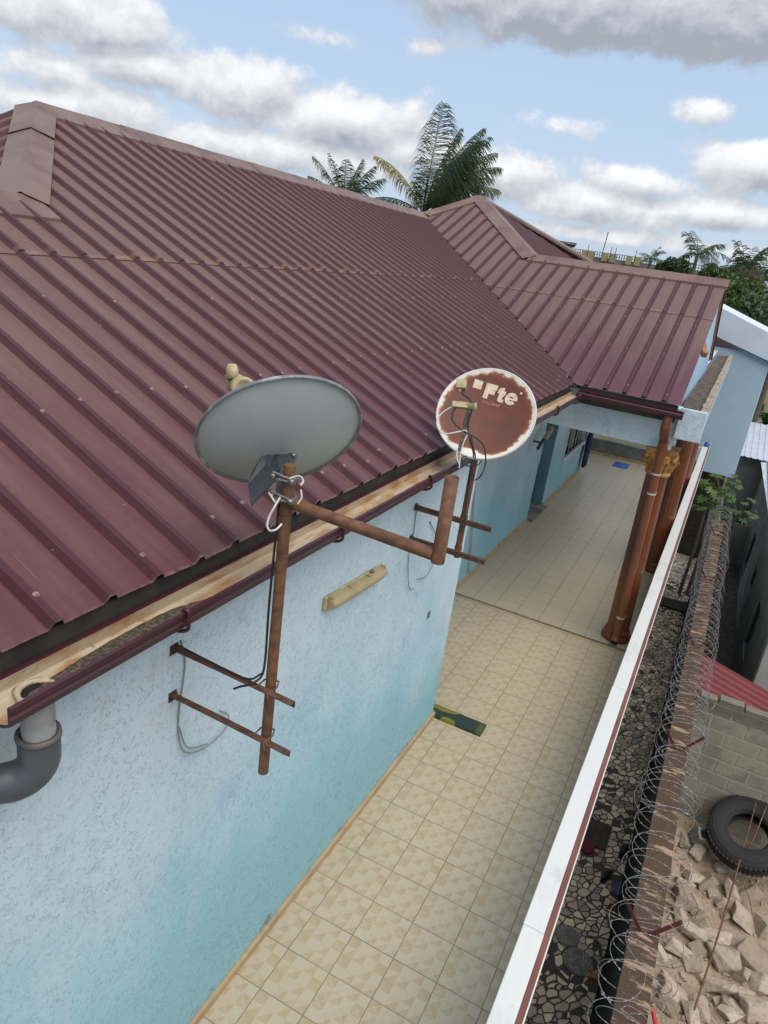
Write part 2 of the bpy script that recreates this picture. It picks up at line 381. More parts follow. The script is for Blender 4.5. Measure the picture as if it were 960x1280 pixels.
MT['clip'] = simple('bright_steel_clip', (.75, .75, .74), (.6, .6, .6), .35, .6, bmp=0)
MT['rust'] = simple('rusty_steel', (.185, .085, .036), (.105, .045, .022), .72, scale=22, detail=7, bmp=.35, bscale=90, bdist=.003)
MT['rust2'] = simple('dark_rusty_angle', (.115, .056, .032), (.06, .028, .018), .75, scale=22, bmp=.35, bscale=90, bdist=.003)
MT['redrust'] = simple('red_oxide_iron', (.13, .022, .018), (.07, .02, .015), .6, scale=20, bmp=.2)
MT['dishgrey'] = simple('grey_dish_paint', (.45, .485, .46), (.385, .42, .405), .5, scale=3, lo=.3, hi=.7, bmp=.06, bscale=30)
MT['dishrim'] = simple('worn_dish_rim', (.16, .17, .165), (.36, .35, .32), .5, scale=7, lo=.5, hi=.66, bmp=0)
MT['darkgrey'] = simple('dark_grey_bracket', (.055, .06, .062), (.035, .04, .042), .5, scale=8, bmp=.08)
MT['zinc'] = simple('galvanised_clamp', (.45, .45, .44), (.25, .24, .22), .4, .8, scale=30, bmp=.1)
MT['cream'] = simple('aged_cream_plastic', (.50, .41, .23), (.36, .27, .13), .55, scale=12, bmp=.12)
MT['lens'] = simple('yellowed_lens', (.42, .33, .16), (.30, .22, .10), .4, scale=5, bmp=.08)
MT['creampaint'] = simple('dish_letter_paint', (.72, .60, .44), (.62, .42, .26), .6, scale=25, bmp=0)
MT['letterred'] = simple('faded_red_print', (.50, .22, .15), (.26, .07, .045), .6, scale=60, bmp=0)
MT['rustdish'] = mat_rustdish()
MT['wblack'] = simple('black_cable', (.012, .012, .012), (.02, .02, .02), .5, bmp=0)
MT['wwhite'] = simple('white_cable', (.62, .60, .54), (.48, .45, .38), .5, scale=14, bmp=0)
MT['wgrey'] = simple('grey_green_cable', (.26, .30, .26), (.20, .23, .20), .6, scale=14, bmp=0)
MT['pvcgrey'] = simple('grey_pvc', (.080, .088, .100), (.060, .066, .075), .45, scale=6, bmp=.12)
MT['pvcpale'] = simple('dusty_pale_pvc', (.36, .35, .33), (.25, .24, .225), .55, scale=6, bmp=.15, bscale=18)
MT['pvclip'] = simple('solvent_stained_socket', (.14, .115, .09), (.09, .085, .08), .6, scale=14, bmp=.2)
MT['navy'] = simple('navy_paint', (.012, .018, .035), (.02, .026, .04), .4, bmp=.05)
MT['glass'] = simple('dark_window_glass', (.015, .017, .018), (.02, .022, .024), .08, bmp=0)
MT['bluecloth'] = simple('blue_cloth', (.018, .035, .14), (.012, .022, .09), .9, bmp=.4, bscale=30)
MT['bluemat'] = simple('blue_plastic', (.02, .13, .42), (.02, .09, .30), .7, bmp=.2)
MT['mat'] = mat_cloth_pattern()
MT['cem'] = simple('cement', (.25, .235, .20), (.15, .14, .12), .9, scale=5, detail=8, bmp=.6, bscale=35, bdist=.01)
MT['cemdark'] = simple('stained_cement_parapet', (.20, .205, .18), (.13, .135, .12), .85, scale=4, bmp=.4, bscale=30)
MT['ledge'] = simple('decayed_ledge_concrete', (.060, .044, .030), (.135, .10, .068), .95, scale=9, detail=8, bmp=1.0, bscale=20, bdist=.03)
MT['ledgelip'] = simple('worn_ledge_kerb', (.42, .34, .24), (.22, .165, .115), .9, scale=11, detail=8, bmp=.8, bscale=26, bdist=.02)
MT['ledgeface'] = simple('faded_white_blue_render', (.62, .68, .68), (.45, .56, .60), .85, scale=14, detail=7, bmp=.6, bscale=40, bdist=.012)
MT['ledgeside'] = simple('brown_streaked_render', (.34, .20, .125), (.42, .35, .26), .85, scale=5, bmp=.4, bscale=30)
MT['wood'] = simple('orange_timber', (.42, .17, .055), (.26, .10, .035), .6, scale=9, bmp=.2, sc=(1, .2, 1))
MT['earth'] = simple('dry_earth', (.40, .30, .20), (.29, .21, .14), .95, scale=4, detail=8, bmp=.8, bscale=26, bdist=.03)
MT['land'] = simple('scrub_land', (.105, .105, .035), (.15, .115, .065), .95, scale=.25, detail=8, bmp=.5, bscale=4, bdist=.08)
MT['wire'] = simple('galvanised_razor_wire', (.36, .335, .30), (.19, .17, .15), .6, .2, scale=40, bmp=0)
MT['rubber'] = simple('dusty_tyre_rubber', (.012, .012, .0125), (.024, .0225, .021), .8, scale=7, bmp=.3, bscale=60)
MT['nwall'] = simple('grey_cement_render', (.20, .19, .165), (.14, .134, .116), .9, scale=1.2, detail=6, bmp=.3)
MT['npale'] = simple('sunlit_pale_render', (.46, .425, .36), (.40, .37, .31), .85, scale=2, bmp=.2)  # lightness of a sunlit face put into the colour
MT['redsheet'] = simple('faded_red_sheet', (.21, .038, .036), (.17, .034, .032), .5, scale=2, bmp=.08)
MT['zincsheet'] = simple('pale_zinc_sheet', (.58, .60, .63), (.48, .50, .53), .45, .15, scale=2, bmp=.08)
MT['whiteroof'] = simple('pale_roof_paint', (.60, .65, .66), (.54, .59, .61), .6, scale=1.2, bmp=.08)

def leafmat(name, c1, c2, tr=.25):
    m, t, p = base(name, .5)
    oi = t.n('ShaderNodeObjectInfo')
    f = t.ramp(t.noise(t.obj(), 1.7, 3), .35, .65)
    t.put(p.inputs['Base Color'], t.mix(f, c1, c2))
    tl = t.n('ShaderNodeBsdfTranslucent'); t.put(tl.inputs[0], t.mix(f, tuple(x * 1.3 for x in c1), c2))
    mx = t.n('ShaderNodeMixShader'); mx.inputs[0].default_value = tr
    o = m.node_tree.nodes['Material Output']
    t.l.new(p.outputs[0], mx.inputs[1]); t.l.new(tl.outputs[0], mx.inputs[2]); t.l.new(mx.outputs[0], o.inputs[0])
    return m
MT['palm'] = leafmat('palm_leaf', (.034, .064, .019), (.070, .095, .028))
MT['palmy'] = leafmat('yellowing_palm_leaf', (.28, .22, .03), (.13, .13, .03))
MT['leafd'] = leafmat('dark_leaf', (.022, .050, .012), (.045, .080, .016))
MT['leafm'] = leafmat('mid_leaf', (.045, .090, .018), (.085, .115, .020))
MT['leafy'] = leafmat('bright_leaf', (.055, .125, .016), (.085, .16, .028), .3)
MT['bark'] = simple('grey_bark', (.15, .125, .10), (.09, .075, .06), .9, scale=8, bmp=.5)
MT['orange'] = simple('orange_wall', (.45, .24, .05), (.36, .20, .06), .85, scale=.4, bmp=0)
MT['yellow'] = simple('yellow_wall', (.38, .30, .15), (.32, .25, .12), .85, scale=.4, bmp=0)
MT['fargrey'] = simple('grey_blockwork', (.17, .155, .13), (.13, .12, .10), .9, scale=.6, bmp=0)
def chunkmat():
    m, t, p = base('broken_concrete', .92)
    oi = t.n('ShaderNodeObjectInfo'); o = t.obj()
    a = t.mix(oi.outputs['Random'], (.34, .26, .175), (.62, .50, .37))
    c = t.mix(t.ramp(t.noise(o, 5, 6, .65), .42, .7, 0, .6), a, (.19, .15, .105))
    c = t.mix(t.ramp(t.noise(o, 40, 4), .55, .75, 0, .4), c, (.5, .43, .33))
    t.put(p.inputs['Base Color'], c); bump(t, p, t.noise(o, 22, 6, .7), .9, .02)
    return m
MT['chunk'] = chunkmat()

# ------------------------------------------------------------------ mesh builder
def woff(o):
    v = Vector()
    while o: v += o.location; o = o.parent
    return v
class MB:
    def __init__(s): s.v = []; s.f = []; s.mi = []; s.sm = []; s.uv = None; s.rib = None
    def add(s, vs, fs, mi=0, smooth=False):
        b = len(s.v); s.v += [tuple(v) for v in vs]
        for f in fs: s.f.append(tuple(b + i for i in f)); s.mi.append(mi); s.sm.append(smooth)
        return s
    def box(s, lo, hi, mi=0, M=None):
        x0, y0, z0 = lo; x1, y1, z1 = hi
        vs = [Vector(q) for q in ((x0, y0, z0), (x1, y0, z0), (x1, y1, z0), (x0, y1, z0), (x0, y0, z1), (x1, y0, z1), (x1, y1, z1), (x0, y1, z1))]
        if M: vs = [M @ v for v in vs]
        return s.add(vs, [(0, 3, 2, 1), (4, 5, 6, 7), (0, 1, 5, 4), (1, 2, 6, 5), (2, 3, 7, 6), (3, 0, 4, 7)], mi)
    def bar(s, a, b, w, h, mi=0, up=(0, 0, 1)):
        a = Vector(a); b = Vector(b); d = (b - a).normalized(); u = Vector(up)
        r = d.cross(u).normalized(); u = r.cross(d).normalized()
        vs = [p + r * (sx * w / 2) + u * (sz * h / 2) for p in (a, b) for sx, sz in ((-1, -1), (1, -1), (1, 1), (-1, 1))]
        return s.add(vs, [(0, 1, 2, 3), (7, 6, 5, 4), (0, 4, 5, 1), (1, 5, 6, 2), (2, 6, 7, 3), (3, 7, 4, 0)], mi)
    def tube(s, pts, r, n=8, mi=0, cap=True, smooth=True):
        pts = [Vector(p) for p in pts]; k = len(pts); rr = r if isinstance(r, (list, tuple)) else [r] * k
        tan = [(pts[min(i + 1, k - 1)] - pts[max(i - 1, 0)]).normalized() for i in range(k)]
        u = tan[0].orthogonal().normalized(); vs = []
        for i in range(k):
            u = (u - tan[i] * u.dot(tan[i]))
            u = u.normalized() if u.length > 1e-6 else tan[i].orthogonal().normalized()
            w = tan[i].cross(u)
            for j in range(n):
                a = 2 * math.pi * j / n; vs.append(pts[i] + (u * math.cos(a) + w * math.sin(a)) * rr[i])
        fs = [(i * n + j, i * n + (j + 1) % n, (i + 1) * n + (j + 1) % n, (i + 1) * n + j) for i in range(k - 1) for j in range(n)]
        s.add(vs, fs, mi, smooth)
        if cap: s.add(vs[:n], [tuple(range(n))[::-1]], mi); s.add(vs[-n:], [tuple(range(n))], mi)
        return s
    def lathe(s, prof, M=None, n=24, mi=0, smooth=True, close=False, fl=None):
        """profile of (radius, z); fl(angle, i) may scale the radius"""
        vs = []
        for i, (r, z) in enumerate(prof):
            for j in range(n):
                a = 2 * math.pi * j / n; q = r * (fl(a, i) if fl else 1)
                v = Vector((q * math.cos(a), q * math.sin(a), z)); vs.append(M @ v if M else v)
        k = len(prof); rng = range(k if close else k - 1)
        fs = [(i * n + j, i * n + (j + 1) % n, ((i + 1) % k) * n + (j + 1) % n, ((i + 1) % k) * n + j) for i in rng for j in range(n)]
        s.add(vs, fs, mi, smooth)
        if not close:
            if prof[0][0] > 1e-5: s.add(vs[:n], [tuple(range(n))[::-1]], mi)
            if prof[-1][0] > 1e-5: s.add(vs[-n:], [tuple(range(n))], mi)
        return s
    def prism(s, poly, a, b, mi=0):
        """extrude a list of 3D points from offset a to offset b (vectors)"""
        a = Vector(a); b = Vector(b); n = len(poly); P = [Vector(p) for p in poly]
        vs = [p + a for p in P] + [p + b for p in P]
        fs = [tuple(range(n))[::-1], tuple(range(n, 2 * n))] + [(i, (i + 1) % n, n + (i + 1) % n, n + i) for i in range(n)]
        return s.add(vs, fs, mi)
    def build(s, name, mats, parent=None, M=None, bevel=0, solid=0, fix=True, merge=False):
        me = bpy.data.meshes.new(name); me.from_pydata(s.v, [], s.f)
        for m in (mats if isinstance(mats, (list, tuple)) else [mats]): me.materials.append(MT[m] if isinstance(m, str) else m)
        me.polygons.foreach_set('material_index', s.mi); me.polygons.foreach_set('use_smooth', s.sm)
        if s.uv:
            ul = me.uv_layers.new(name='UVMap')
            for lp in me.loops: ul.data[lp.index].uv = s.uv.get(lp.vertex_index, (0, -5))
        if s.rib:
            ca = me.attributes.new('rib', 'FLOAT', 'POINT')
            for i in range(len(s.v)): ca.data[i].value = s.rib.get(i, 0.0)
        if fix or merge:
            bm = bmesh.new(); bm.from_mesh(me)
            if merge: bmesh.ops.remove_doubles(bm, verts=bm.verts, dist=1e-5)
            if fix: bmesh.ops.recalc_face_normals(bm, faces=bm.faces)
            bm.to_mesh(me); bm.free()
        o = bpy.data.objects.new(name, me); COL.objects.link(o)
        if parent: o.parent = parent; o.matrix_local = Matrix.Translation(-woff(parent)) @ (M or Matrix())
        elif M: o.matrix_world = M
        if solid:
            md = o.modifiers.new('thickness', 'SOLIDIFY'); md.thickness = solid; md.offset = -1
        if bevel:
            md = o.modifiers.new('bevel', 'BEVEL'); md.width = bevel; md.segments = 2; md.limit_method = 'ANGLE'; md.angle_limit = R(40)
        return o

def tag(o, label=None, cat=None, group=None, kind=None):
    if label: o['label'] = label
    if cat: o['category'] = cat
    if group: o['group'] = group
    if kind: o['kind'] = kind
    return o
def thing(name, loc, label, cat, group=None):
    o = bpy.data.objects.new(name, None); COL.objects.link(o); o.location = loc; o.empty_display_size = .2
    return tag(o, label, cat, group)
def frame(o, z, x):
    """matrix with given origin, Z axis and approximate X axis"""
    z = Vector(z).normalized(); x = Vector(x); x = (x - z * x.dot(z)).normalized(); y = z.cross(x)
    return Matrix(((x.x, y.x, z.x, o[0]), (x.y, y.y, z.y, o[1]), (x.z, y.z, z.z, o[2]), (0, 0, 0, 1)))
def bez(pts, n=8):
    """smooth curve through points (Catmull-Rom)"""
    P = [Vector(p) for p in pts]; P = [P[0] * 2 - P[1]] + P + [P[-1] * 2 - P[-2]]; out = []
    for i in range(1, len(P) - 2):
        for k in range(n):
            t = k / n; a, b, c, d = P[i - 1], P[i], P[i + 1], P[i + 2]
            out.append(.5 * ((2 * b) + (c - a) * t + (2 * a - 5 * b + 4 * c - d) * t * t + (3 * b - a - 3 * c + d) * t ** 3))
    out.append(P[-2]); return out

GZ = -3.2
# ================================================================== SETTING
def setting():
    m = MB(); n = 60
    m.add([(-900, -60, GZ - .03), (900, -60, GZ - .03), (900, 1700, GZ - .03), (-900, 1700, GZ - .03)], [(0, 1, 2, 3)])
    tag(m.build('ground', 'land'), kind='structure')
    m = MB(); m.add([(1.55, -8, GZ), (2.3, -8, GZ), (2.3, 18.7, GZ), (1.55, 18.7, GZ)], [(0, 1, 2, 3)])
    tag(m.build('paved_path', 'paving'), kind='structure')
    # alley between the boundary wall and the neighbour
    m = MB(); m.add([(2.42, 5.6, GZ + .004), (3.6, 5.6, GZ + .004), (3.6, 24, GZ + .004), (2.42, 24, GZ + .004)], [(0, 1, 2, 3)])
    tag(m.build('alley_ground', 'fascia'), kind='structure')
    m = MB(); nx, ny = 44, 60; x0, x1, y0, y1 = 2.44, 6.6, -4, 5.55
    vs = []
    for j in range(ny + 1):
        for i in range(nx + 1):
            x = x0 + (x1 - x0) * i / nx; y = y0 + (y1 - y0) * j / ny
            z = rub(x, y); vs.append((x, y, z))
    m.add(vs, [(j * (nx + 1) + i, j * (nx + 1) + i + 1, (j + 1) * (nx + 1) + i + 1, (j + 1) * (nx + 1) + i) for j in range(ny) for i in range(nx)], smooth=True)
    tag(m.build('rubble_earth', 'earth'), kind='structure')
    m = MB(); m.box((-1.6, -8, -.22), (1.565, 15.6, -.001))
    m.add([(-1.15, 1.70, 0.003), (1.50, 1.70, .003), (1.50, 15.55, .003), (-1.6, 15.55, .003)], [(0, 1, 2, 3)], 1)
    m.add([(-.2, -8, 0.003), (1.50, -8, .003), (1.50, 1.70, .003), (-.2, 1.70, .003)], [(0, 1, 2, 3)], 1)
    # threshold strip between the two bays
    for y, w, mi in ((4.60, .028, 2), (4.655, .016, 3), (4.69, .012, 3)):
        m.box((-1.15, y - w / 2, .0035), (1.5, y + w / 2, .006), mi)
    tag(m.build('terrace_floor', ['cem', 'tiles', 'skirt', 'fascia']), kind='structure')
def rub(x, y):
    v = Vector((x * 1.1, y * 1.1, 3.3))
    return -2.80 + .16 * mnoise.noise(v) + .07 * mnoise.noise(v * 3.1) + .025 * mnoise.noise(v * 9)
setting()

# ================================================================== HOUSE
K = .44
EX, EZ = -.065, 3.36          # east eave
PY = 4.65                     # porch eave (south slope)
APEX = Vector((-3.81, 10.22, 5.81))
PR = 7.95; PRZ = EZ + K * (PR - PY)   # porch ridge
WRX = -2.96; WRZ = EZ + K * (EX - WRX)  # wing ridge
RA = Vector((-4.84, .75, 0)); RA.z = EZ + K * (EX - RA.x)
RB = Vector((-4.50, 9.085, 0)); RB.z = EZ + K * (EX - RB.x)
RAKE = 1.22
def lerp(a, b, t): return a + (b - a) * t
def sheet(mb, lo, hi, pt, s0, s1, rib0, pitch, segs=4, lift=0.0, uvmap=None):
    """ribbed sheet: columns at s with profile; each column runs from lo(s) to hi(s) (metres along the run), pt(s, d, h)->point"""
    prof = [(-.036, 0, .75), (-.020, .030, 1), (.008, .030, 1), (.026, 0, .9), (.034, 0, 0), (.115, .0025, 0), (.19, 0, 0)]
    cols = []; k0 = int(math.floor((s0 - rib0) / pitch)) - 1
    k = k0
    while rib0 + k * pitch < s1 + pitch:
        for ds, h, rb in prof:
            s = rib0 + k * pitch + ds * (pitch / .232 if ds > .03 else 1)
            cols.append((s, h, rb))
        k += 1
    cols = [c for c in cols if s0 <= c[0] <= s1]
    cols = [(s0, 0, 0)] + cols + [(s1, 0, 0)]
    base = len(mb.v); n = segs + 1
    if mb.uv is None: mb.uv = {}
    if mb.rib is None: mb.rib = {}
    vs = []
    valid = []
    for ci, (s, h, rb) in enumerate(cols):
        a, b = lo(s), hi(s); valid.append(b - a > 1e-3)
        b = max(b, a + 1e-3)
        for q in range(n):
            d = lerp(a, b, q / segs)
            mb.uv[base + len(vs)] = (s, d * 1.0926); mb.rib[base + len(vs)] = float(rb)
            vs.append(pt(s, d, h + lift))
    fs = []
    for i in range(len(cols) - 1):
        if not (valid[i] or valid[i + 1]): continue
        for q in range(segs): fs.append((i * n + q, (i + 1) * n + q, (i + 1) * n + q + 1, i * n + q + 1))
    mb.add(vs, fs, 0)
    # the ribs' side walls darken as ribs too
    return cols
def screw(mb, p, nrm, r=.011):
    M = frame(p, nrm, (1, .3, 0)); mb.lathe([(r * 1.25, -.003), (r * 1.15, .003), (r * .5, .005), (r * .45, .010), (0.0001, .010)], M, 7, 1, True)
def cap_strip(mb, a, b, na, nb, w, lift=.034, drop=.045, segs=1, wob=.004):
    """folded ridge cap from a to b: two wings of width w, down the slopes na / nb (unit vectors), with turned-down lips"""
    a = Vector(a); b = Vector(b); na = Vector(na).normalized(); nb = Vector(nb).normalized(); up = Vector((0, 0, 1))
    rows = []
    for i in range(segs + 1):
        p = a.lerp(b, i / segs); j = lambda: up * random.uniform(-wob, wob)
        rows.append([p + na * w + up * (lift - drop), p + na * w + up * lift + j(), p + na * .03 + up * (lift + .012), p + up * (lift + .018) + j() * .5, p + nb * .03 + up * (lift + .012), p + nb * w + up * lift + j(), p + nb * w + up * (lift - drop)])
    vs = [v for r in rows for v in r]
    fs = [(i * 7 + k, i * 7 + k + 1, (i + 1) * 7 + k + 1, (i + 1) * 7 + k) for i in range(segs) for k in range(6)]
    mb.add(vs, fs, 0)
    # small end plugs
    return rows

house = thing('house', (-1.0, 2.0, GZ), 'light blue plastered house with long maroon ribbed metal roof and tiled terrace', 'house')

def roofs():
    east_pt = lambda y, d, h: (EX - d + h * .40, y, EZ + K * d + h * .915)
    # upper bound of the east slope as run d for each y
    def east_hi(y):
        if y < -.9: return EX - WRX
        if y < RA.y: return lerp(EX - WRX, EX - RA.x, (y + .9) / (RA.y + .9))
        return EX - lerp(RA.x, RB.x, (y - RA.y) / (RB.y - RA.y))
    def east_lo(y): return 0.0 if y <= PY else (y - PY)
    LAP = 2.255
    m = MB()
    R0 = -2.585
    wob = lambda s: .012 * mnoise.noise(Vector((s * 2.1, 1.3, 0)))
    sheet(m, lambda y: east_lo(y) - (wob(y) if y < PY else 0), lambda y: min(east_hi(y), LAP + .05), east_pt, -6.8, PY + LAP, R0, .232)
    sheet(m, lambda y: max(east_lo(y), LAP - .03 + wob(y) * .8), east_hi, east_pt, -6.8, RB.y, R0, .232, lift=.006)
    nrm = Vector((K, 0, 1)).normalized()
    for i in range(-17, 32):
        y = R0 + i * .232 + .0
        for d in (.13, .95, 1.75, 2.36, 3.2, 3.95):
            if random.random() < .14: continue
            dd = d + random.uniform(-.03, .03)
            if east_lo(y) + .1 < dd < east_hi(y) - .35:
                x, yy, z = east_pt(y + random.uniform(-.006, .006), dd, .027); screw(m, (x, yy, z), nrm)
    main = m.build('roof', ['roof', 'washer'], house, solid=.0025, fix=False)
    # south hip slope and the wing's west slope
    m = MB()
    sp = lambda x, d, h: (x, -6.8 + d - h * .4, 0)
    def south_z(y): return RA.z + (RA.z - WRZ) / (RA.y + .9) * (y - RA.y)
    def hip_hi(x):   # y of the south slope's upper edge
        if x > RA.x: return RA.y - (x - RA.x) * (RA.y + .9) / (WRX - RA.x)
        return RA.y - (RA.x - x)
    def val_lo(x): return -.9 - (WRX - x) / 1.136
    spt = lambda x, d, h: (x, d - 20 - h * .4, south_z(d - 20) + h * .9)
    sheet(m, lambda x: val_lo(x) + 20, lambda x: hip_hi(x) + 20, spt, -7.5, WRX, -3.05, .232)
    wpt = lambda y, d, h: (WRX - d - h * .4, y, WRZ - K * d + h * .9)
    # valley: d grows with y up to the south face
    sheet(m, lambda y: 0.0, lambda y: 2.9 if y < -3.45 else max(.0, 1.136 * (-.9 - y)), wpt, -6.8, -.9, -2.585, .232)
    # west main slope
    wmp = lambda y, d, h: (lerp(RA.x, RB.x, (y - RA.y) / (RB.y - RA.y)) - d - h * .4, y, lerp(RA.z, RB.z, (y - RA.y) / (RB.y - RA.y)) - K * d + h * .9)
    sheet(m, lambda y: 0, lambda y: 4.6, wmp, RA.y, RB.y, 1.0, .232)
    m.build('roof', ['roof', 'washer'], house, fix=False)
    # porch / pyramid south slope
    m = MB()
    ppt = lambda x, d, h: (x, PY + d - h * .40, EZ + K * d + h * .915)
    def p_hi(x):
        if x < APEX.x: return lerp(RB.y - PY, APEX.y - PY, (x - RB.x) / (APEX.x - RB.x))
        if x < -1.86: return lerp(APEX.y - PY, PR - PY, (x - APEX.x) / (-1.86 - APEX.x))
        return PR - PY
    def p_lo(x): return (EX - x) if x < EX else 0.0
    PL = 2.147
    sheet(m, lambda x: p_lo(x) - (wob(x + 9) if x > EX else 0), lambda x: min(p_hi(x), PL + .05), ppt, EX - PL, RAKE, .085, .237)
    sheet(m, lambda x: max(p_lo(x), PL - .03 + wob(x + 5)), p_hi, ppt, RB.x + .02, RAKE, .085, .237, lift=.006)
    nrm = Vector((0, -K, 1)).normalized()
    for i in range(-18, 5):
        x = .085 + i * .237
        for d in (.14, 1.0, 1.8, 2.25, 2.9, 3.7, 4.5):
            if p_lo(x) + .12 < d < p_hi(x) - .25 and random.random() < .9:
                screw(m, ppt(x, d + random.uniform(-.03, .03), .027), nrm)
    porch = m.build('roof', ['roof_p', 'washer'], house, solid=.0025, fix=False)
    # pyramid east, north, west slopes and porch north slope
    m = MB()
    ept = lambda y, d, h: (APEX.x + d + h * .4, y, APEX.z - .512 * d + h * .9)
    sheet(m, lambda y: abs(y - APEX.y) * (.860 if y < APEX.y else 1.0), lambda y: 4.80, ept, 7.88, 14.2, 10.2, .237)
    npt = lambda x, d, h: (x, PR + d + h * .4, PRZ - K * d + h * .9)
    sheet(m, lambda x: max(0, -(x + 1.86)) if x > -1.9 else 0, lambda x: 3.2, npt, -1.86, RAKE, .085, .237)
    m.build('roof', ['roof_p', 'washer'], house, fix=False)
    m = MB(); A = APEX + Vector((0, 0, -.01))
    m.add([A, A + Vector((5.5, 5.5, -2.42)), A + Vector((-5.5, 5.5, -2.42)), A + Vector((-5.5, -1.0, -2.42))], [(0, 1, 2), (0, 2, 3)])
    m.uv = {}; m.build('roof', ['roof_p'], house, solid=.003)
    # caps
    ce = Vector((1, 0, -K)); cw = Vector((-1, 0, -K)); cs = Vector((0, -1, -K)); cn = Vector((0, 1, -K))
    m = MB(); L = 8
    for i in range(L):
        a = RA.lerp(RB, i / L - (.006 if i else 0)); b = RA.lerp(RB, (i + 1) / L)
        cap_strip(m, a + Vector((0, 0, .003 * (i % 2))), b + Vector((0, 0, .003 * (i % 2))), ce, cw, .27, segs=5)
    m.build('ridge_cap', 'cap', main, solid=.002, fix=False)
    m = MB(); ft = Vector((WRX, -.9, WRZ))
    hd = (ft - RA).normalized(); se = hd.cross(Vector((K, 0, 1))).normalized()
    if se.x < 0: se = -se
    ss = hd.cross(Vector((0, -K, 1))).normalized()
    if ss.y > 0: ss = -ss
    se = Vector((se.x, se.y, se.z)); 
    a = RA + hd * .10
    cuts = [0, .36, 1.0]
    for i in range(2):
        u = Vector((0, 0, .012 * (1 - i)))
        cap_strip(m, a.lerp(ft, cuts[i] - (.02 if i else 0)) + u, a.lerp(ft, cuts[i + 1]) + u, se, ss, .185, lift=.045, segs=4, wob=.007)
    m.build('hip_cap', 'cap', main, solid=.002, fix=False)
    m = MB()
    for i in range(3):
        a = ft + Vector((0, .12 - i * 2.0, -.004 - .003 * i)); b = ft + Vector((0, .12 - i * 2.0 - 2.03, -.004 - .003 * i))
        cap_strip(m, a, b, ce, cw, .27, segs=4)
    m.build('ridge_cap', 'cap', main, solid=.002, fix=False)
    m = MB()
    pe = Vector((-1.86, PR, PRZ)); re_ = Vector((RAKE + .03, PR, PRZ))
    for i in range(2): cap_strip(m, pe.lerp(re_, i / 2 - .01) + Vector((0, 0, .003 * i)), pe.lerp(re_, (i + 1) / 2) + Vector((0, 0, .003 * i)), cs, cn, .22, segs=5)
    m.build('ridge_cap', 'cap', porch, solid=.002, fix=False)
    m = MB(); hd = (pe - APEX).normalized(); s1 = hd.cross(Vector((0, -K, 1))).normalized(); s1 = s1 if s1.y < 0 else -s1
    s2 = hd.cross(Vector((K, 0, 1))).normalized(); s2 = s2 if s2.x > 0 else -s2
    cap_strip(m, APEX, pe + hd * .1, s1, s2, .21, lift=.04, segs=6)
    vb = RB + Vector((0, 0, .0)); hd = (vb - APEX).normalized(); s3 = hd.cross(Vector((0, -K, 1))).normalized(); s3 = s3 if s3.x > 0 else -s3
    s4 = hd.cross(Vector((-K, 0, 1))).normalized(); s4 = s4 if s4.x < 0 else -s4
    cap_strip(m, APEX, vb, s3, s4, .20, lift=.04, segs=4)
    hd = Vector((1, 1, -K)).normalized(); s5 = hd.cross(Vector((K, 0, 1))).normalized(); s5 = s5 if s5.y < 0 else -s5
    s6 = hd.cross(Vector((0, K, 1))).normalized(); s6 = s6 if s6.y > 0 else -s6
    cap_strip(m, APEX, APEX + hd * 7, s5, s6, .2, lift=.03, segs=5)
    m.build('hip_cap', 'cap', porch, solid=.002, fix=False)
    # dark valley tray
    m = MB(); a = Vector((EX + .03, PY - .03, EZ - .028)); b = Vector((RB.x, RB.y - .02, RB.z - .03))
    hx = Vector((-1, -1, K)).normalized(); hy = Vector((1, 1, K)).normalized()
    m.add([a + Vector((-.16, -.10, .05)), a, a + Vector((.10, .16, .05)), b + Vector((-.16, -.10, .05)), b, b + Vector((.1, .16, .05))], [(0, 1, 4, 3), (1, 2, 5, 4)])
    m.build('valley_tray', 'fascia', porch, solid=.002)
    # fascia boards
    m = MB(); m.box((EX - .055, -6.8, 3.12), (EX - .028, PY - .02, 3.345)); m.build('fascia', 'fascia', main)
    m = MB(); m.box((.02, PY + .02, 3.14), (RAKE - .02, PY + .05, 3.345)); m.build('fascia', 'fascia', porch)
    m = MB(); o = Vector((0, 0, 0))
    m.bar((RAKE - .045, PY + .5, EZ - .05 + .5 * K), (RAKE - .045, PR, PRZ - .05), .03, .09); m.bar((RAKE - .045, PR, PRZ - .05), (RAKE - .045, PR + 3, PRZ - .05 - 3 * K), .03, .09)
    m.build('bargeboard', ['wood'], porch)
    m = MB(); m.bar((RAKE - .08, PY + 2.3, EZ + .62), (RAKE + .02, PY + 2.05, EZ + .46), .07, .08); m.build('rafter_end', ['wood'], porch)
roofs()

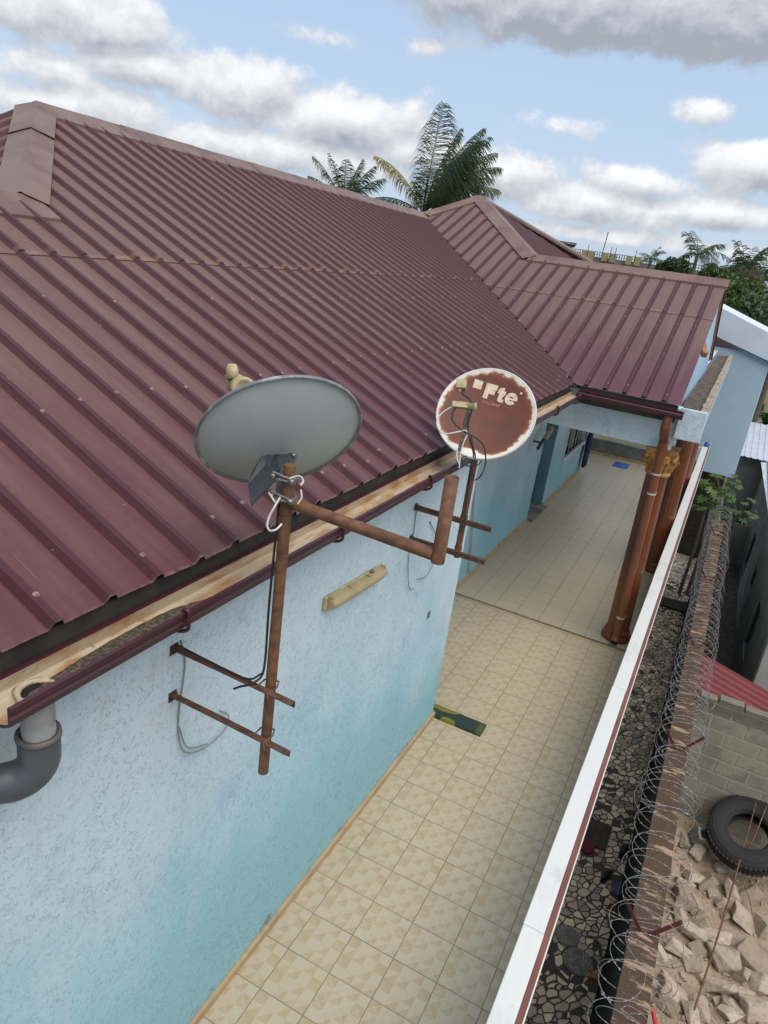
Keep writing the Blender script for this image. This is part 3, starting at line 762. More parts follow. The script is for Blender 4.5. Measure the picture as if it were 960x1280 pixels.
def walls():
    m = MB(); m.box((-1.15, -8, GZ), (-.20, 1.72, 3.30)); w = m.build('wall', 'plaster', house, bevel=.006)
    m = MB(); m.box((-.2, -8, .004), (-.172, 1.745, .075)); m.box((-1.15, 1.72, .004), (-.172, 1.746, .075)); m.build('skirting', 'skirt', w, bevel=.004)
    # terrace back wall with door recess and window opening
    m = MB(); x0, x1 = -1.40, -1.15
    m.box((x0, 1.72, -.2), (x1, 8.60, 3.30)); m.box((x0, 9.72, -.2), (x1, 10.80, 3.30))
    m.box((x0, 10.80, -.2), (x1, 13.05, .86)); m.box((x0, 10.80, 2.15), (x1, 13.05, 3.30)); m.box((x0, 13.05, -.2), (x1, 13.35, 3.30))
    m.box((x0, 8.60, 2.20), (x1, 9.72, 3.30)); m.box((x0 - .25, 8.3, -.2), (x0 - .15, 13.35, 3.3)); m.box((-6, 13.35, -.2), (x1 - .02, 13.5, 3.3))
    bw = m.build('wall', 'plaster', house)
    m = MB(); m.box((x1, 1.75, .004), (x1 + .028, 8.58, .08)); m.box((x1, 9.74, .004), (x1 + .028, 13.35, .08)); m.build('skirting', 'skirt', bw, bevel=.004)
    m = MB(); m.box((x0 + .0, 8.62, .0), (x1 + .12, 9.70, .05)); m.build('threshold', 'cem', bw, bevel=.004)
    # runs of damp down the wall
    m = MB()
    m.add([(x1 + .002, 4.55, 2.8), (x1 + .002, 4.68, 2.8), (x1 + .002, 4.86, 1.6), (x1 + .002, 5.18, .7), (x1 + .002, 5.36, .1), (x1 + .002, 5.22, .1), (x1 + .002, 5.02, .8), (x1 + .002, 4.74, 1.6)], [tuple(range(8))])
    m.build('damp_stain', simple('damp_stain_paint', (.24, .24, .20), (.30, .36, .36), .8, scale=10), bw)
    m = MB(); m.box((x0 + .0, 9.700, .05), (x1 - .01, 9.722, 2.2)); m.build('door_jamb', 'teal', bw)
    # door
    m = MB(); m.box((-1.40, 8.66, .05), (-1.36, 9.66, 2.15)); d = m.build('door', 'navy', house, bevel=.006)
    m = MB()
    for z0, z1 in ((.2, .95), (1.1, 2.0)):
        for ya, yb in ((8.76, 9.12), (9.2, 9.56)): m.box((-1.36, ya, z0), (-1.352, yb, z1))
    m.build('door_panel', 'navy', d, bevel=.004)
    m = MB(); m.box((-1.36, 9.42, .98), (-1.30, 9.45, 1.0)); m.box((-1.315, 9.32, .98), (-1.30, 9.45, 1.0)); m.build('handle', 'clip', d, bevel=.003)
    m = MB(); m.box((-1.351, 9.46, .95), (-1.346, 9.56, 1.6)); m.build('sign_strip', 'white', d)
    # window
    m = MB(); y0, y1, z0, z1 = 10.80, 13.05, .86, 2.15
    for a, b in (((x1 - .10, y0, z0), (x1 + .02, y0 + .06, z1)), ((x1 - .10, y1 - .06, z0), (x1 + .02, y1, z1)), ((x1 - .10, y0, z1 - .06), (x1 + .02, y1, z1))): m.box(a, b)
    m.box((x1 - .1, (y0 + y1) / 2 - .02, z0), (x1 - .05, (y0 + y1) / 2 + .02, z1))
    wd = m.build('window', 'white', house, bevel=.004)
    m = MB(); m.box((x1 - .09, y0 + .06, z0), (x1 - .08, y1 - .06, z1 - .06)); m.build('pane', 'glass', wd)
    m = MB(); m.box((x1 - .1, y0 - .05, z0 - .06), (x1 + .06, y1 + .05, z0)); m.build('sill', 'white', wd, bevel=.005)
    for k in range(6):
        y = y0 + .26 + k * .345
        m = MB(); m.box((x1 - .03, y - .008, z0), (x1 - .014, y + .008, z1 - .06)); m.build('bar', 'white', wd)
    # porch beam, side ledge with rotten kerb
    m = MB(); m.box((-1.15, 4.80, 2.77), (1.24, 5.02, 3.30)); m.build('beam', 'plaster', house, bevel=.01)
    m = MB(); m.box((1.245, 4.74, 2.97), (1.525, 15.2, 3.22)); lg = m.build('ledge', ['plaster2'], house, bevel=.008)
    m = MB(); m.box((1.235, 4.70, 2.95), (1.54, 4.735, 3.33)); m.build('ledge_end', 'ledgeface', lg, bevel=.012)
    m = MB(); nn = 70; vs = []; 
    for j in range(nn + 1):
        y = 4.74 + 10.3 * j / nn
        q = lambda s, a: a * mnoise.noise(Vector((y * 3.1, s, 0)))
        xs = [1.20, 1.31, 1.38, 1.435, 1.445, 1.505, 1.53, 1.53]
        zs = [3.25, 3.245, 3.24, 3.25, 3.285, 3.295, 3.275, 3.21]
        for i, (x, z) in enumerate(zip(xs, zs)):
            vs.append((x + (q(i, .018) if 2 < i < 7 else 0), y, z + (q(i + 20, .03) if i < 7 else 0)))
    fs = []
    k = 8
    mb = MB(); mb.add(vs, [(j * k + i, j * k + i + 1, (j + 1) * k + i + 1, (j + 1) * k + i) for j in range(nn) for i in range(3)], 0)
    mb.add(vs, [(j * k + i, j * k + i + 1, (j + 1) * k + i + 1, (j + 1) * k + i) for j in range(nn) for i in range(3, 6)], 1)
    mb.add(vs, [(j * k + 6, j * k + 7, (j + 1) * k + 7, (j + 1) * k + 6) for j in range(nn)], 2)
    mb.build('ledge_top', ['ledge', 'ledgelip', 'ledgeside'], lg)
    m = MB(); m.add([(1.17, PY + .25, 3.2), (1.17, PR + 3.0, 3.2), (1.17, PR + 3.0, 3.40), (1.17, PR, PRZ - .07), (1.17, PY + .25, 3.40)], [(0, 1, 2, 3, 4)])
    m.build('gable_wall', 'plaster2', house, solid=.05)
    m = MB(); m.box((-1.15, 1.8, 3.305), (EX - .06, 4.79, 3.325)); m.box((-1.15, 5.03, 3.30), (1.165, 15.2, 3.32)); m.build('ceiling', 'white', house)
    # outer wall of the storey below the terrace
    m = MB(); m.box((1.40, -8, GZ), (1.56, 15.6, -.222)); m.build('lower_wall', 'plaster2', house)
walls()

def pillar(base, top, ztop, capz):
    """fluted column, leaning a touch as built"""
    root_mb = MB(); n = 64
    dx = (top[0] - base[0]) / ztop
    sh = Matrix(((1, 0, dx, base[0]), (0, 1, 0, base[1]), (0, 0, 1, 0), (0, 0, 0, 1)))
    fl = lambda a, i: 1 - .055 * (0.5 + .5 * math.cos(a * 16)) ** 3
    root_mb.lathe([(.150, .16), (.146, .9), (.140, capz - .9), (.136, capz)], sh, n, fl=fl)
    p = root_mb.build('pillar', 'pillar', house)
    m = MB(); m.lathe([(.195, .004), (.20, .03), (.195, .07), (.175, .085), (.172, .11), (.178, .125), (.168, .15), (.150, .17)], sh, 40); m.build('pillar_base', 'pillar', p)
    m = MB()
    leaf = lambda a, i: 1 + (.10 * abs(math.sin(a * 4)) if i in (4, 5) else 0)
    m.lathe([(.140, capz - .02), (.158, capz), (.158, capz + .03), (.142, capz + .045), (.165, capz + .13), (.195, capz + .22), (.205, capz + .27)], sh, 32, fl=leaf)
    def slab(h, z0, z1):
        vs = [sh @ Vector(v) for v in ((-h, -h, z0), (h, -h, z0), (h, h, z0), (-h, h, z0), (-h * 1.04, -h * 1.04, z1), (h * 1.04, -h * 1.04, z1), (h * 1.04, h * 1.04, z1), (-h * 1.04, h * 1.04, z1))]
        m.add(vs, [(0, 3, 2, 1), (4, 5, 6, 7), (0, 1, 5, 4), (1, 2, 6, 5), (2, 3, 7, 6), (3, 0, 4, 7)])
    slab(.175, capz + .265, capz + .30); slab(.187, capz + .302, capz + .345)
    # moulded leaves and corner scrolls
    for k in range(12):
        a = 2 * math.pi * k / 12; c, s = math.cos(a), math.sin(a)
        pts = [sh @ Vector((c * r, s * r, capz + z)) for r, z in ((.15, .05), (.172, .11), (.20, .17), (.225, .19), (.228, .165))]
        m.tube(pts, [.014, .02, .018, .012, .006], 6)
    for k in range(4):
        a = math.pi / 4 + math.pi / 2 * k; c, s = math.cos(a), math.sin(a)
        m.lathe([(.001, -.02), (.032, -.02), (.032, .02), (.001, .02)], sh @ Matrix.Translation((c * .222, s * .222, capz + .232)) @ Matrix.Rotation(a, 4, 'Z') @ Matrix.Rotation(R(90), 4, 'X'), 12)
    m.build('capital', 'ochre', p)
    return p
pillar((1.21, 4.98), (1.15, 4.98), 2.77, 2.42)
pillar((1.33, 7.98), (1.26, 7.98), 2.97, 2.62)
pillar((1.33, 11.2), (1.28, 11.2), 2.97, 2.62)

def gutters():
    # main gutter: open box profile, lip rolled, lining painted cream
    y0, y1 = -3.36, 4.62
    prof_o = [(-.080, 3.278), (-.082, 3.200), (.060, 3.205), (.098, 3.225), (.104, 3.250), (.096, 3.258), (.104, 3.268), (.106, 3.290), (.094, 3.294)]
    prof_i = [(.090, 3.288), (.090, 3.232), (.056, 3.216), (-.066, 3.222), (-.064, 3.270), (-.066, 3.277)]
    m = MB(); P = prof_o + prof_i; n = len(P); seg = 40; vs = []
    for j in range(seg + 1):
        y = lerp(y0, y1, j / seg); sag = .006 * mnoise.noise(Vector((y * .8, 0, 2)))
        vs += [(x + sag * .6, y, z + sag) for x, z in P]
    fs_o, fs_i = [], []
    for j in range(seg):
        for i in range(n):
            f = (j * n + i, j * n + (i + 1) % n, (j + 1) * n + (i + 1) % n, (j + 1) * n + i)
            (fs_i if 8 < i < n - 2 else fs_o).append(f)
    m.add(vs, fs_o, 0); m.add(vs, fs_i, 1)
    m.add(vs[:n], [tuple(range(n))], 0); m.add(vs[-n:], [tuple(range(n))], 0)
    g = m.build('gutter', ['maroon', 'gutter_in'], house, fix=True, merge=True)
    for y in (-2.62, -1.45, -.28, .90, 2.05, 3.2, 4.2):
        m = MB(); m.tube(bez([(.086, y, 3.290), (.096, y, 3.302), (.112, y, 3.294), (.114, y, 3.255), (.112, y, 3.222), (.065, y, 3.196), (-.04, y, 3.196)], 5), .0085, 6); m.build('gutter_bracket', 'maroon', g)
    # silt and leaf litter lying near the outlet
    m = MB(); vs = []; ny, nx = 60, 7
    for j in range(ny + 1):
        y = lerp(-3.30, -2.05, j / ny); w = .115 * math.sin(math.pi * min(1, (j / ny) * .9 + .1)) ** .6 + .012
        if j > ny * .6: w *= max(.05, 1 - (j / ny - .6) / .42)
        for i in range(nx + 1):
            u = i / nx; x = .087 - w * u
            h = .030 * (1 - u) ** .8 + .012 * mnoise.noise(Vector((x * 60, y * 40, 0))) * (1 - u * .6)
            vs.append((x, y, 3.226 + max(h, -.004 + .0 * u)))
    m.add(vs, [(j * (nx + 1) + i, j * (nx + 1) + i + 1, (j + 1) * (nx + 1) + i + 1, (j + 1) * (nx + 1) + i) for j in range(ny) for i in range(nx)], 0)
    tag(m.build('leaf_litter', 'litter', g), kind='stuff')
    # outlet ring
    m = MB(); c = (.022, -3.205)
    ring = [(.050, .0), (.066, .004), (.072, .012), (.060, .020), (.050, .014)]
    m.lathe(ring, Matrix.Translation((c[0], c[1], 3.222)), 24, close=True, fl=lambda a, i: 1 + .07 * math.sin(a * 5 + i))
    m.build('outlet_ring', 'gutter_in', g)
    m = MB(); m.lathe([(.0001, 0), (.054, 0), (.054, .003), (.0001, .003)], Matrix.Translation((c[0], c[1], 3.2255)), 24); m.build('outlet_hole', simple('outlet_darkness', (.006, .005, .004), None, .9, bmp=0), g)
    # pipe stub and elbow under it
    cx, cy = .015, -3.205
    m = MB(); m.lathe([(.052, 3.205), (.053, 3.125), (.0505, 3.12), (.051, 3.10), (.0525, 3.09), (.0525, 3.06), (.052, 2.97)], Matrix.Translation((cx, cy, 0)), 28, fl=lambda a, i: 1 + .025 * math.sin(3 * a + i))
    dp = m.build('downpipe', 'pvcpale', house)
    dirh = Vector((-.62, -.785, 0)); m = MB()
    pts = [Vector((cx, cy, 3.060)), Vector((cx, cy, 2.985))]
    for k in range(1, 11):
        a = R(90) * k / 10; pts.append(Vector((cx, cy, 2.985)) + dirh * (.095 * (1 - math.cos(a))) + Vector((0, 0, -.095 * math.sin(a))))
    end = pts[-1]; pts += [end + dirh * .04, end + dirh * .35]
    rs = [.066] * 12 + [.062] * (len(pts) - 12)
    m.tube(pts, rs, 28); m.build('elbow', 'pvcgrey', dp)
    m = MB(); m.lathe([(.053, 3.053), (.069, 3.053), (.071, 3.063), (.069, 3.075), (.056, 3.073)], Matrix.Translation((cx, cy, 0)), 28, close=True, fl=lambda a, i: 1 + .012 * math.sin(5 * a)); m.build('socket_rim', 'pvclip', dp)
    m = MB(); mm = frame(end + dirh * .045, dirh, (0, 0, 1)); m.lathe([(.062, -.010), (.0665, -.006), (.0665, .006), (.062, .010)], mm, 28, close=True); m.build('socket_rim', 'pvclip', dp)
    # porch gutter
    m = MB(); P2 = [(.0, 3.335), (.0, 3.262), (.05, 3.250), (.11, 3.252), (.135, 3.275), (.138, 3.31), (.130, 3.322), (.120, 3.315), (.115, 3.272), (.05, 3.262), (.010, 3.270), (.010, 3.333)]
    n = len(P2); vs = []
    for x in (.02, 1.285): vs += [(x, 4.60 - a, z - .02 + (.0 if x < .5 else -.012)) for a, z in P2]
    m.add(vs, [(i, (i + 1) % n, n + (i + 1) % n, n + i) for i in range(n)], 0); m.add(vs[n:], [tuple(range(n))], 0); m.add(vs[:n], [tuple(range(n))], 0)
    m.box((1.282, 4.46, 3.225), (1.288, 4.60, 3.30))
    pg = m.build('gutter', 'maroon', house)
    # brown porch downpipe with swan neck
    m = MB(); pts = bez([(1.13, 4.53, 3.235), (1.13, 4.53, 3.12), (1.135, 4.56, 3.04), (1.14, 4.68, 2.95), (1.145, 4.735, 2.86), (1.15, 4.745, 2.75)], 6) + [Vector((1.225, 4.765, .16)), Vector((1.228, 4.75, .10)), Vector((1.228, 4.70, .062))]
    m.tube(pts, .052, 20); dp = m.build('downpipe', 'pipebrown', house)
    m = MB(); 
    for a, b in (((1.13, 4.53, 3.13), (1.13, 4.53, 3.08)), ((1.1435, 4.72, 2.885), (1.1465, 4.745, 2.79))): m.tube([a, b], .059, 20)
    m.tube([(1.133, 4.545, 3.075), (1.139, 4.62, 2.985), (1.143, 4.70, 2.92)], [.060, .066, .060], 20)
    m.build('pipe_coupling', 'pipebrown', dp)
    for z in (2.46, 2.20, .42):
        f = (2.75 - z) / 2.59; m = MB(); m.tube([(lerp(1.15, 1.225, f), lerp(4.745, 4.765, f), z - .011), (lerp(1.15, 1.225, f), lerp(4.745, 4.765, f), z + .011)], .0555, 20)
        m.box((lerp(1.15, 1.225, f) - .055, lerp(4.745, 4.765, f), z - .011), (lerp(1.15, 1.225, f) + .055, 4.85, z + .011)); m.build('pipe_clip', 'clip', dp)
    m = MB(); m.lathe([(.0001, 0), (.045, 0), (.045, .004), (.0001, .004)], frame((1.228, 4.698, .060), (0, -.9, -.6), (1, 0, 0)), 18); m.build('outlet_hole', 'wblack', dp)
gutters()

# ================================================================== RAILING, END PARAPET
def rails():
    t = thing('balcony_parapet', (1.55, 4, 0), 'long white capped balcony parapet running beside the tiled terrace floor', 'parapet')
    m = MB(); m.box((1.50, -8, .0), (1.60, 15.45, .955)); b = m.build('parapet_wall', 'white', t)
    ys = [-8, -4.2, -1.1, 1.95, 5.0, 8.1, 11.2, 15.45]
    for a, c in zip(ys, ys[1:]):
        e = random.uniform(-.002, .002); m = MB(); m.box((1.462 + e, a + .002, .960), (1.592 + e, c - .002, 1.0 + e * .5)); m.build('coping', 'white', t, bevel=.006)
    m = MB(); m.box((1.594, -8, .93), (1.628, 15.45, .975)); m.build('trim_strip', 'brown', t, bevel=.003)
    m = MB(); m.box((1.6285, -8, .925), (1.636, 15.45, .972)); m.build('edge_bead', 'white', t)
    t = thing('end_parapet', (0, 15.7, 0), 'low grey cement parapet with white rail closing the far end of terrace', 'parapet')
    m = MB(); m.box((-4, 15.60, -.2), (1.49, 15.75, .42)); m.build('parapet_wall', 'cemdark', t, bevel=.01)
    m = MB(); m.box((-4, 15.55, .0), (1.49, 15.598, .07)); m.build('skirting', 'skirt', t)
    m = MB(); m.box((-4, 15.63, .62), (1.49, 15.70, .80)); m.build('rail', 'white', t, bevel=.01)
    for x in (-2.9, -.9, .95): m = MB(); m.box((x - .03, 15.645, .42), (x + .03, 15.685, .62)); m.build('post', 'white', t)
    t = thing('blue_cap', (1.54, 14.9, 1.0), 'small bright blue plastic cap lying on the far end of the white coping', 'cap')
    m = MB(); m.lathe([(.001, 0), (.06, 0), (.065, .02), (.06, .09), (.03, .12), (.001, .125)], Matrix.Translation((1.54, 14.9, 1.001)), 16); m.build('cap_shell', 'bluemat', t)
rails()

# ================================================================== ANTENNAS
def dish_mesh(Rd, f, ry=1.0, thick=.004, lip=.012):
    """paraboloid open towards +Z (vertex at origin); returns MB with two materials: 0 front, 1 back and rim"""
    m = MB(); n = 64; k = 12
    front = [(Rd * i / k, (Rd * i / k) ** 2 / (4 * f)) for i in range(k + 1)]
    back = [(r, z - thick) for r, z in front]
    def rings(pr, mi):
        vs = []
        for r, z in pr:
            for j in range(n):
                a = 2 * math.pi * j / n; vs.append((r * math.cos(a), r * math.sin(a) * ry, z))
        m.add(vs, [(i * n + j, i * n + (j + 1) % n, (i + 1) * n + (j + 1) % n, (i + 1) * n + j) for i in range(len(pr) - 1) for j in range(n)], mi, True)
    front[0] = (.002, 0); back[0] = (.002, -thick)
    rings(front, 0); rings(back, 1)
    z = front[-1][1]; rings([(Rd, z), (Rd + .006, z + .004), (Rd + .012, z), (Rd + .013, z - lip), (Rd + .008, z - lip - .003), (Rd, z - thick)], 2)
    return m

def antenna(name, mast_xy, arms, z0, z1, label):
    return None

def antenna1():
    mx, my = .298, -2.297
    t = thing('satellite_antenna', (-.2, my, 2.74), 'grey dish seen from behind on a tall rusty mast with a side pipe', 'satellite dish')
    m = MB(); m.tube([(mx, my, 2.405), (mx, my, 3.86)], .0235, 20); m.tube([(mx, my, 2.404), (mx, my, 2.412)], .0238, 20)
    mast = m.build('mast', 'rust', t)
    for z in (3.50, 3.66): m = MB(); m.tube([(mx, my, z - .003), (mx, my, z + .003)], .0248, 20); m.build('weld_ring', 'rust2', mast)
    for z in (2.868, 2.615):
        m = MB(); y = my - .052
        L = [Vector((-.20, y, z)), Vector((.05, y, z - .002)), Vector((.448, y, z - .012))]
        for a, b in zip(L, L[1:]):
            m.bar(a + Vector((0, 0, .014)), b + Vector((0, 0, .014)), .034, .004); m.bar(a + Vector((0, .015, 0)), b + Vector((0, .015, 0)), .004, .030)
        m.box((-.204, y - .022, z - .02), (-.196, y + .03, z + .03)); m.lathe([(.001, 0), (.007, 0), (.007, .012), (.001, .012)], frame((-.197, y + .018, z + .018), (1, 0, 0), (0, 0, 1)), 8)
        a = m.build('wall_arm', 'rust2', t)
        m = MB(); m.tube([(mx - .03, my - .06, z + .012), (mx - .033, my, z + .014), (mx - .02, my + .03, z + .012), (mx + .02, my + .03, z + .01), (mx + .034, my, z + .006), (mx + .03, my - .07, z + .004)], .004, 6)
        m.tube([(mx + .03, my - .07, z + .006), (mx + .045, my - .075, z - .02)], .004, 6); m.build('u_bolt', 'rust', a)
    m = MB(); m.tube([(mx + .01, my, 3.712), (.925, my, 3.69)], .0235, 18); m.build('side_pipe', 'rust', t)
    m = MB()
    # open stub: tube with visible bore
    m.lathe([(.0245, 3.665), (.0245, 3.985), (.0195, 3.985), (.0195, 3.70)], Matrix.Translation((.945, my, 0)), 22); m.build('stub_pipe', 'rust', t)
    # dish
    D = 2.86; c = CAM + ray(350, 541) * D
    v = ray(350, 541).normalized(); cr = RM @ Vector((1, 0, 0)); cu = RM @ Vector((0, 1, 0))
    major = (cr * math.cos(R(13)) + cu * math.sin(R(13))); major = (major - v * major.dot(v)).normalized()
    minor = major.cross(-v).normalized()
    if minor.dot(cu) < 0: minor = -minor
    nrm = (v * .60 + minor * .80).normalized()
    Rd = 101 * D / F
    sag = Rd * Rd / (4 * .36)
    Md = frame(c - nrm * sag, nrm, major)
    d = dish_mesh(Rd, .36).build('dish', ['dishgrey', 'dishgrey', 'dishrim'], t, M=Md)
    # folded bracket between the dish back and the mast clamp
    pt = lambda px, py, d: CAM + ray(px, py) * d
    for poly in ([(330, 566, D - .015), (345, 567, D - .012), (349, 584, D - .07), (341, 604, D - .10), (314, 633, D - .10), (310, 606, D - .05), (316, 588, D - .03)],
                 [(361, 567, D - .015), (365, 566, D - .012), (365, 592, D - .08), (357, 604, D - .12), (349, 625, D - .15), (344, 612, D - .13), (351, 585, D - .06)]):
        P = [pt(*q) for q in poly]; nn = (P[2] - P[0]).cross(P[4] - P[0]).normalized()
        m = MB(); m.prism(P, nn * -.002, nn * .002); m.build('bracket_plate', 'darkgrey', t)
    P = [pt(332, 568, D - .012), pt(371, 568, D - .012), pt(371, 574, D - .02), pt(362, 600, D - .07), pt(338, 600, D - .07)]; nn = (P[1] - P[0]).cross(P[3] - P[0]).normalized()
    m = MB(); m.prism(P, nn * -.0015, nn * .0015); m.build('mounting_plate', 'darkgrey', t)
    m = MB(); M2 = frame(pt(336, 567, D - .02), (CAM - c).normalized(), cr); m.lathe([(.001, 0), (.016, 0), (.014, .003), (.007, .004), (.006, .009), (.001, .009)], M2, 12); m.build('bolt', 'zinc', t)
    m = MB(); M2 = frame(pt(367, 569, D - .02), (CAM - c).normalized(), cr); m.lathe([(.001, 0), (.010, 0), (.009, .003), (.006, .004), (.005, .009), (.001, .009)], M2, 12); m.build('bolt', 'zinc', t)
    m = MB()
    for z in (3.735, 3.815):
        for dz in (-.012, .012): m.tube([(mx - .05, my - .035, z + dz), (mx + .055, my - .04, z + dz * .3)], .0055, 8)
        m.tube([(mx - .03, my - .03, z), (mx - .032, my + .01, z), (mx, my + .034, z), (mx + .032, my + .01, z), (mx + .036, my - .045, z)], .005, 8)
        for sx in (-1, 1): m.lathe([(.001, 0), (.011, 0), (.011, .012), (.001, .012)], frame((mx + .042 * sx, my - .04, z), (0, -1, 0), (1, 0, 0)), 6)
    m.build('clamp', 'zinc', t)
    # LNB on its arm beyond the dish
    pl = CAM + ray(299, 483) * (D + .13)
    m = MB(); m.tube(bez([c - major * (Rd * .62) + nrm * .02, pl - cu * .10, pl - cu * .03], 6), .009, 8); m.build('feed_arm', 'cream', t)
    m = MB(); ax = (v * -.8 + cu * -.2 + cr * .3).normalized()
    m.lathe([(.001, -.055), (.026, -.05), (.030, -.03), (.030, .02), (.036, .024), (.038, .052), (.032, .062), (.026, .058), (.001, .056)], frame(pl, ax, cr) @ Matrix.Scale(1.35, 4), 20)
    m.box((-.024, -.022, -.085), (.026, .026, -.02), 0, frame(pl, ax, cr) @ Matrix.Scale(1.3, 4))
    m.lathe([(.001, 0), (.02, 0), (.022, .03), (.016, .05), (.001, .052)], frame(pl + cu * .03 - cr * .03, cu, cr) @ Matrix.Scale(1.25, 4), 14)
    ln = m.build('lnb', 'cream', t)
    m = MB(); m.tube(bez([pl + cr * .03 + cu * .01, pl + cr * .09 + cu * .015, pl + cr * .15 - cu * .01, pl + cr * .20 - cu * .06 + v * .05], 6), .005, 6)
    m.tube(bez([pl + cr * .03, pl + cr * .1 + cu * .002, pl + cr * .17 - cu * .03 + v * .03], 6), .004, 6); m.build('lnb_cable', 'wwhite', ln)
    # white cable round the clamp, black cable down the mast
    m = MB(); q = lambda px, py, d=2.62: CAM + ray(px, py) * d
    m.tube(bez([q(350, 622, 2.66), q(344, 632, 2.6), q(337, 645, 2.6), q(334, 656, 2.6), q(337, 663, 2.6), q(345, 662, 2.6), q(352, 655, 2.62)], 7), .0042, 7)
    m.tube(bez([q(344, 628, 2.62), q(340, 622, 2.64), q(336, 616, 2.68)], 5), .004, 7)
    m.tube(bez([q(362, 598, 2.62), q(374, 595, 2.62), q(379, 601, 2.61), q(376, 607, 2.6)], 7), .0036, 7)
    m.tube(bez([q(376, 612, 2.6), q(377, 622, 2.6), q(372, 630, 2.6)], 6), .0036, 7)
    m.build('white_cable', 'wwhite', t)
    m = MB(); m.tube(bez([(mx - .028, my - .01, 3.70), (mx - .030, my - .016, 3.4), (mx - .034, my - .012, 3.2), (mx - .027, my - .018, 3.0), (mx - .032, my - .03, 2.915), (mx - .06, my - .07, 2.885), (mx - .10, my - .075, 2.86), (mx - .13, my - .085, 2.84)], 8), .0052, 7)
    m.tube(bez([(mx - .03, my - .03, 2.93), (mx - .09, my - .055, 2.893), (mx - .30, my - .058, 2.90), (-.19, my - .05, 2.905)], 8), .0045, 7); m.build('black_cable', 'wblack', t)
    m = MB(); X = -.192
    m.tube(bez([(X, my - .01, 2.90), (X, my + .02, 2.78), (X, my + .012, 2.66), (X, my - .005, 2.55), (X, my - .008, 2.40), (X + .01, my + .02, 2.27), (X + .015, my + .12, 2.20), (X + .015, my + .24, 2.18), (X + .015, my + .345, 2.205), (X + .01, my + .36, 2.27), (X, my + .30, 2.33)], 8), .0042, 6)
    m.tube(bez([(X, my - .004, 2.42), (X + .01, my + .05, 2.27), (X + .012, my + .2, 2.19)], 7), .0036, 6)
    m.build('loose_cable', 'wgrey', t)
antenna1()

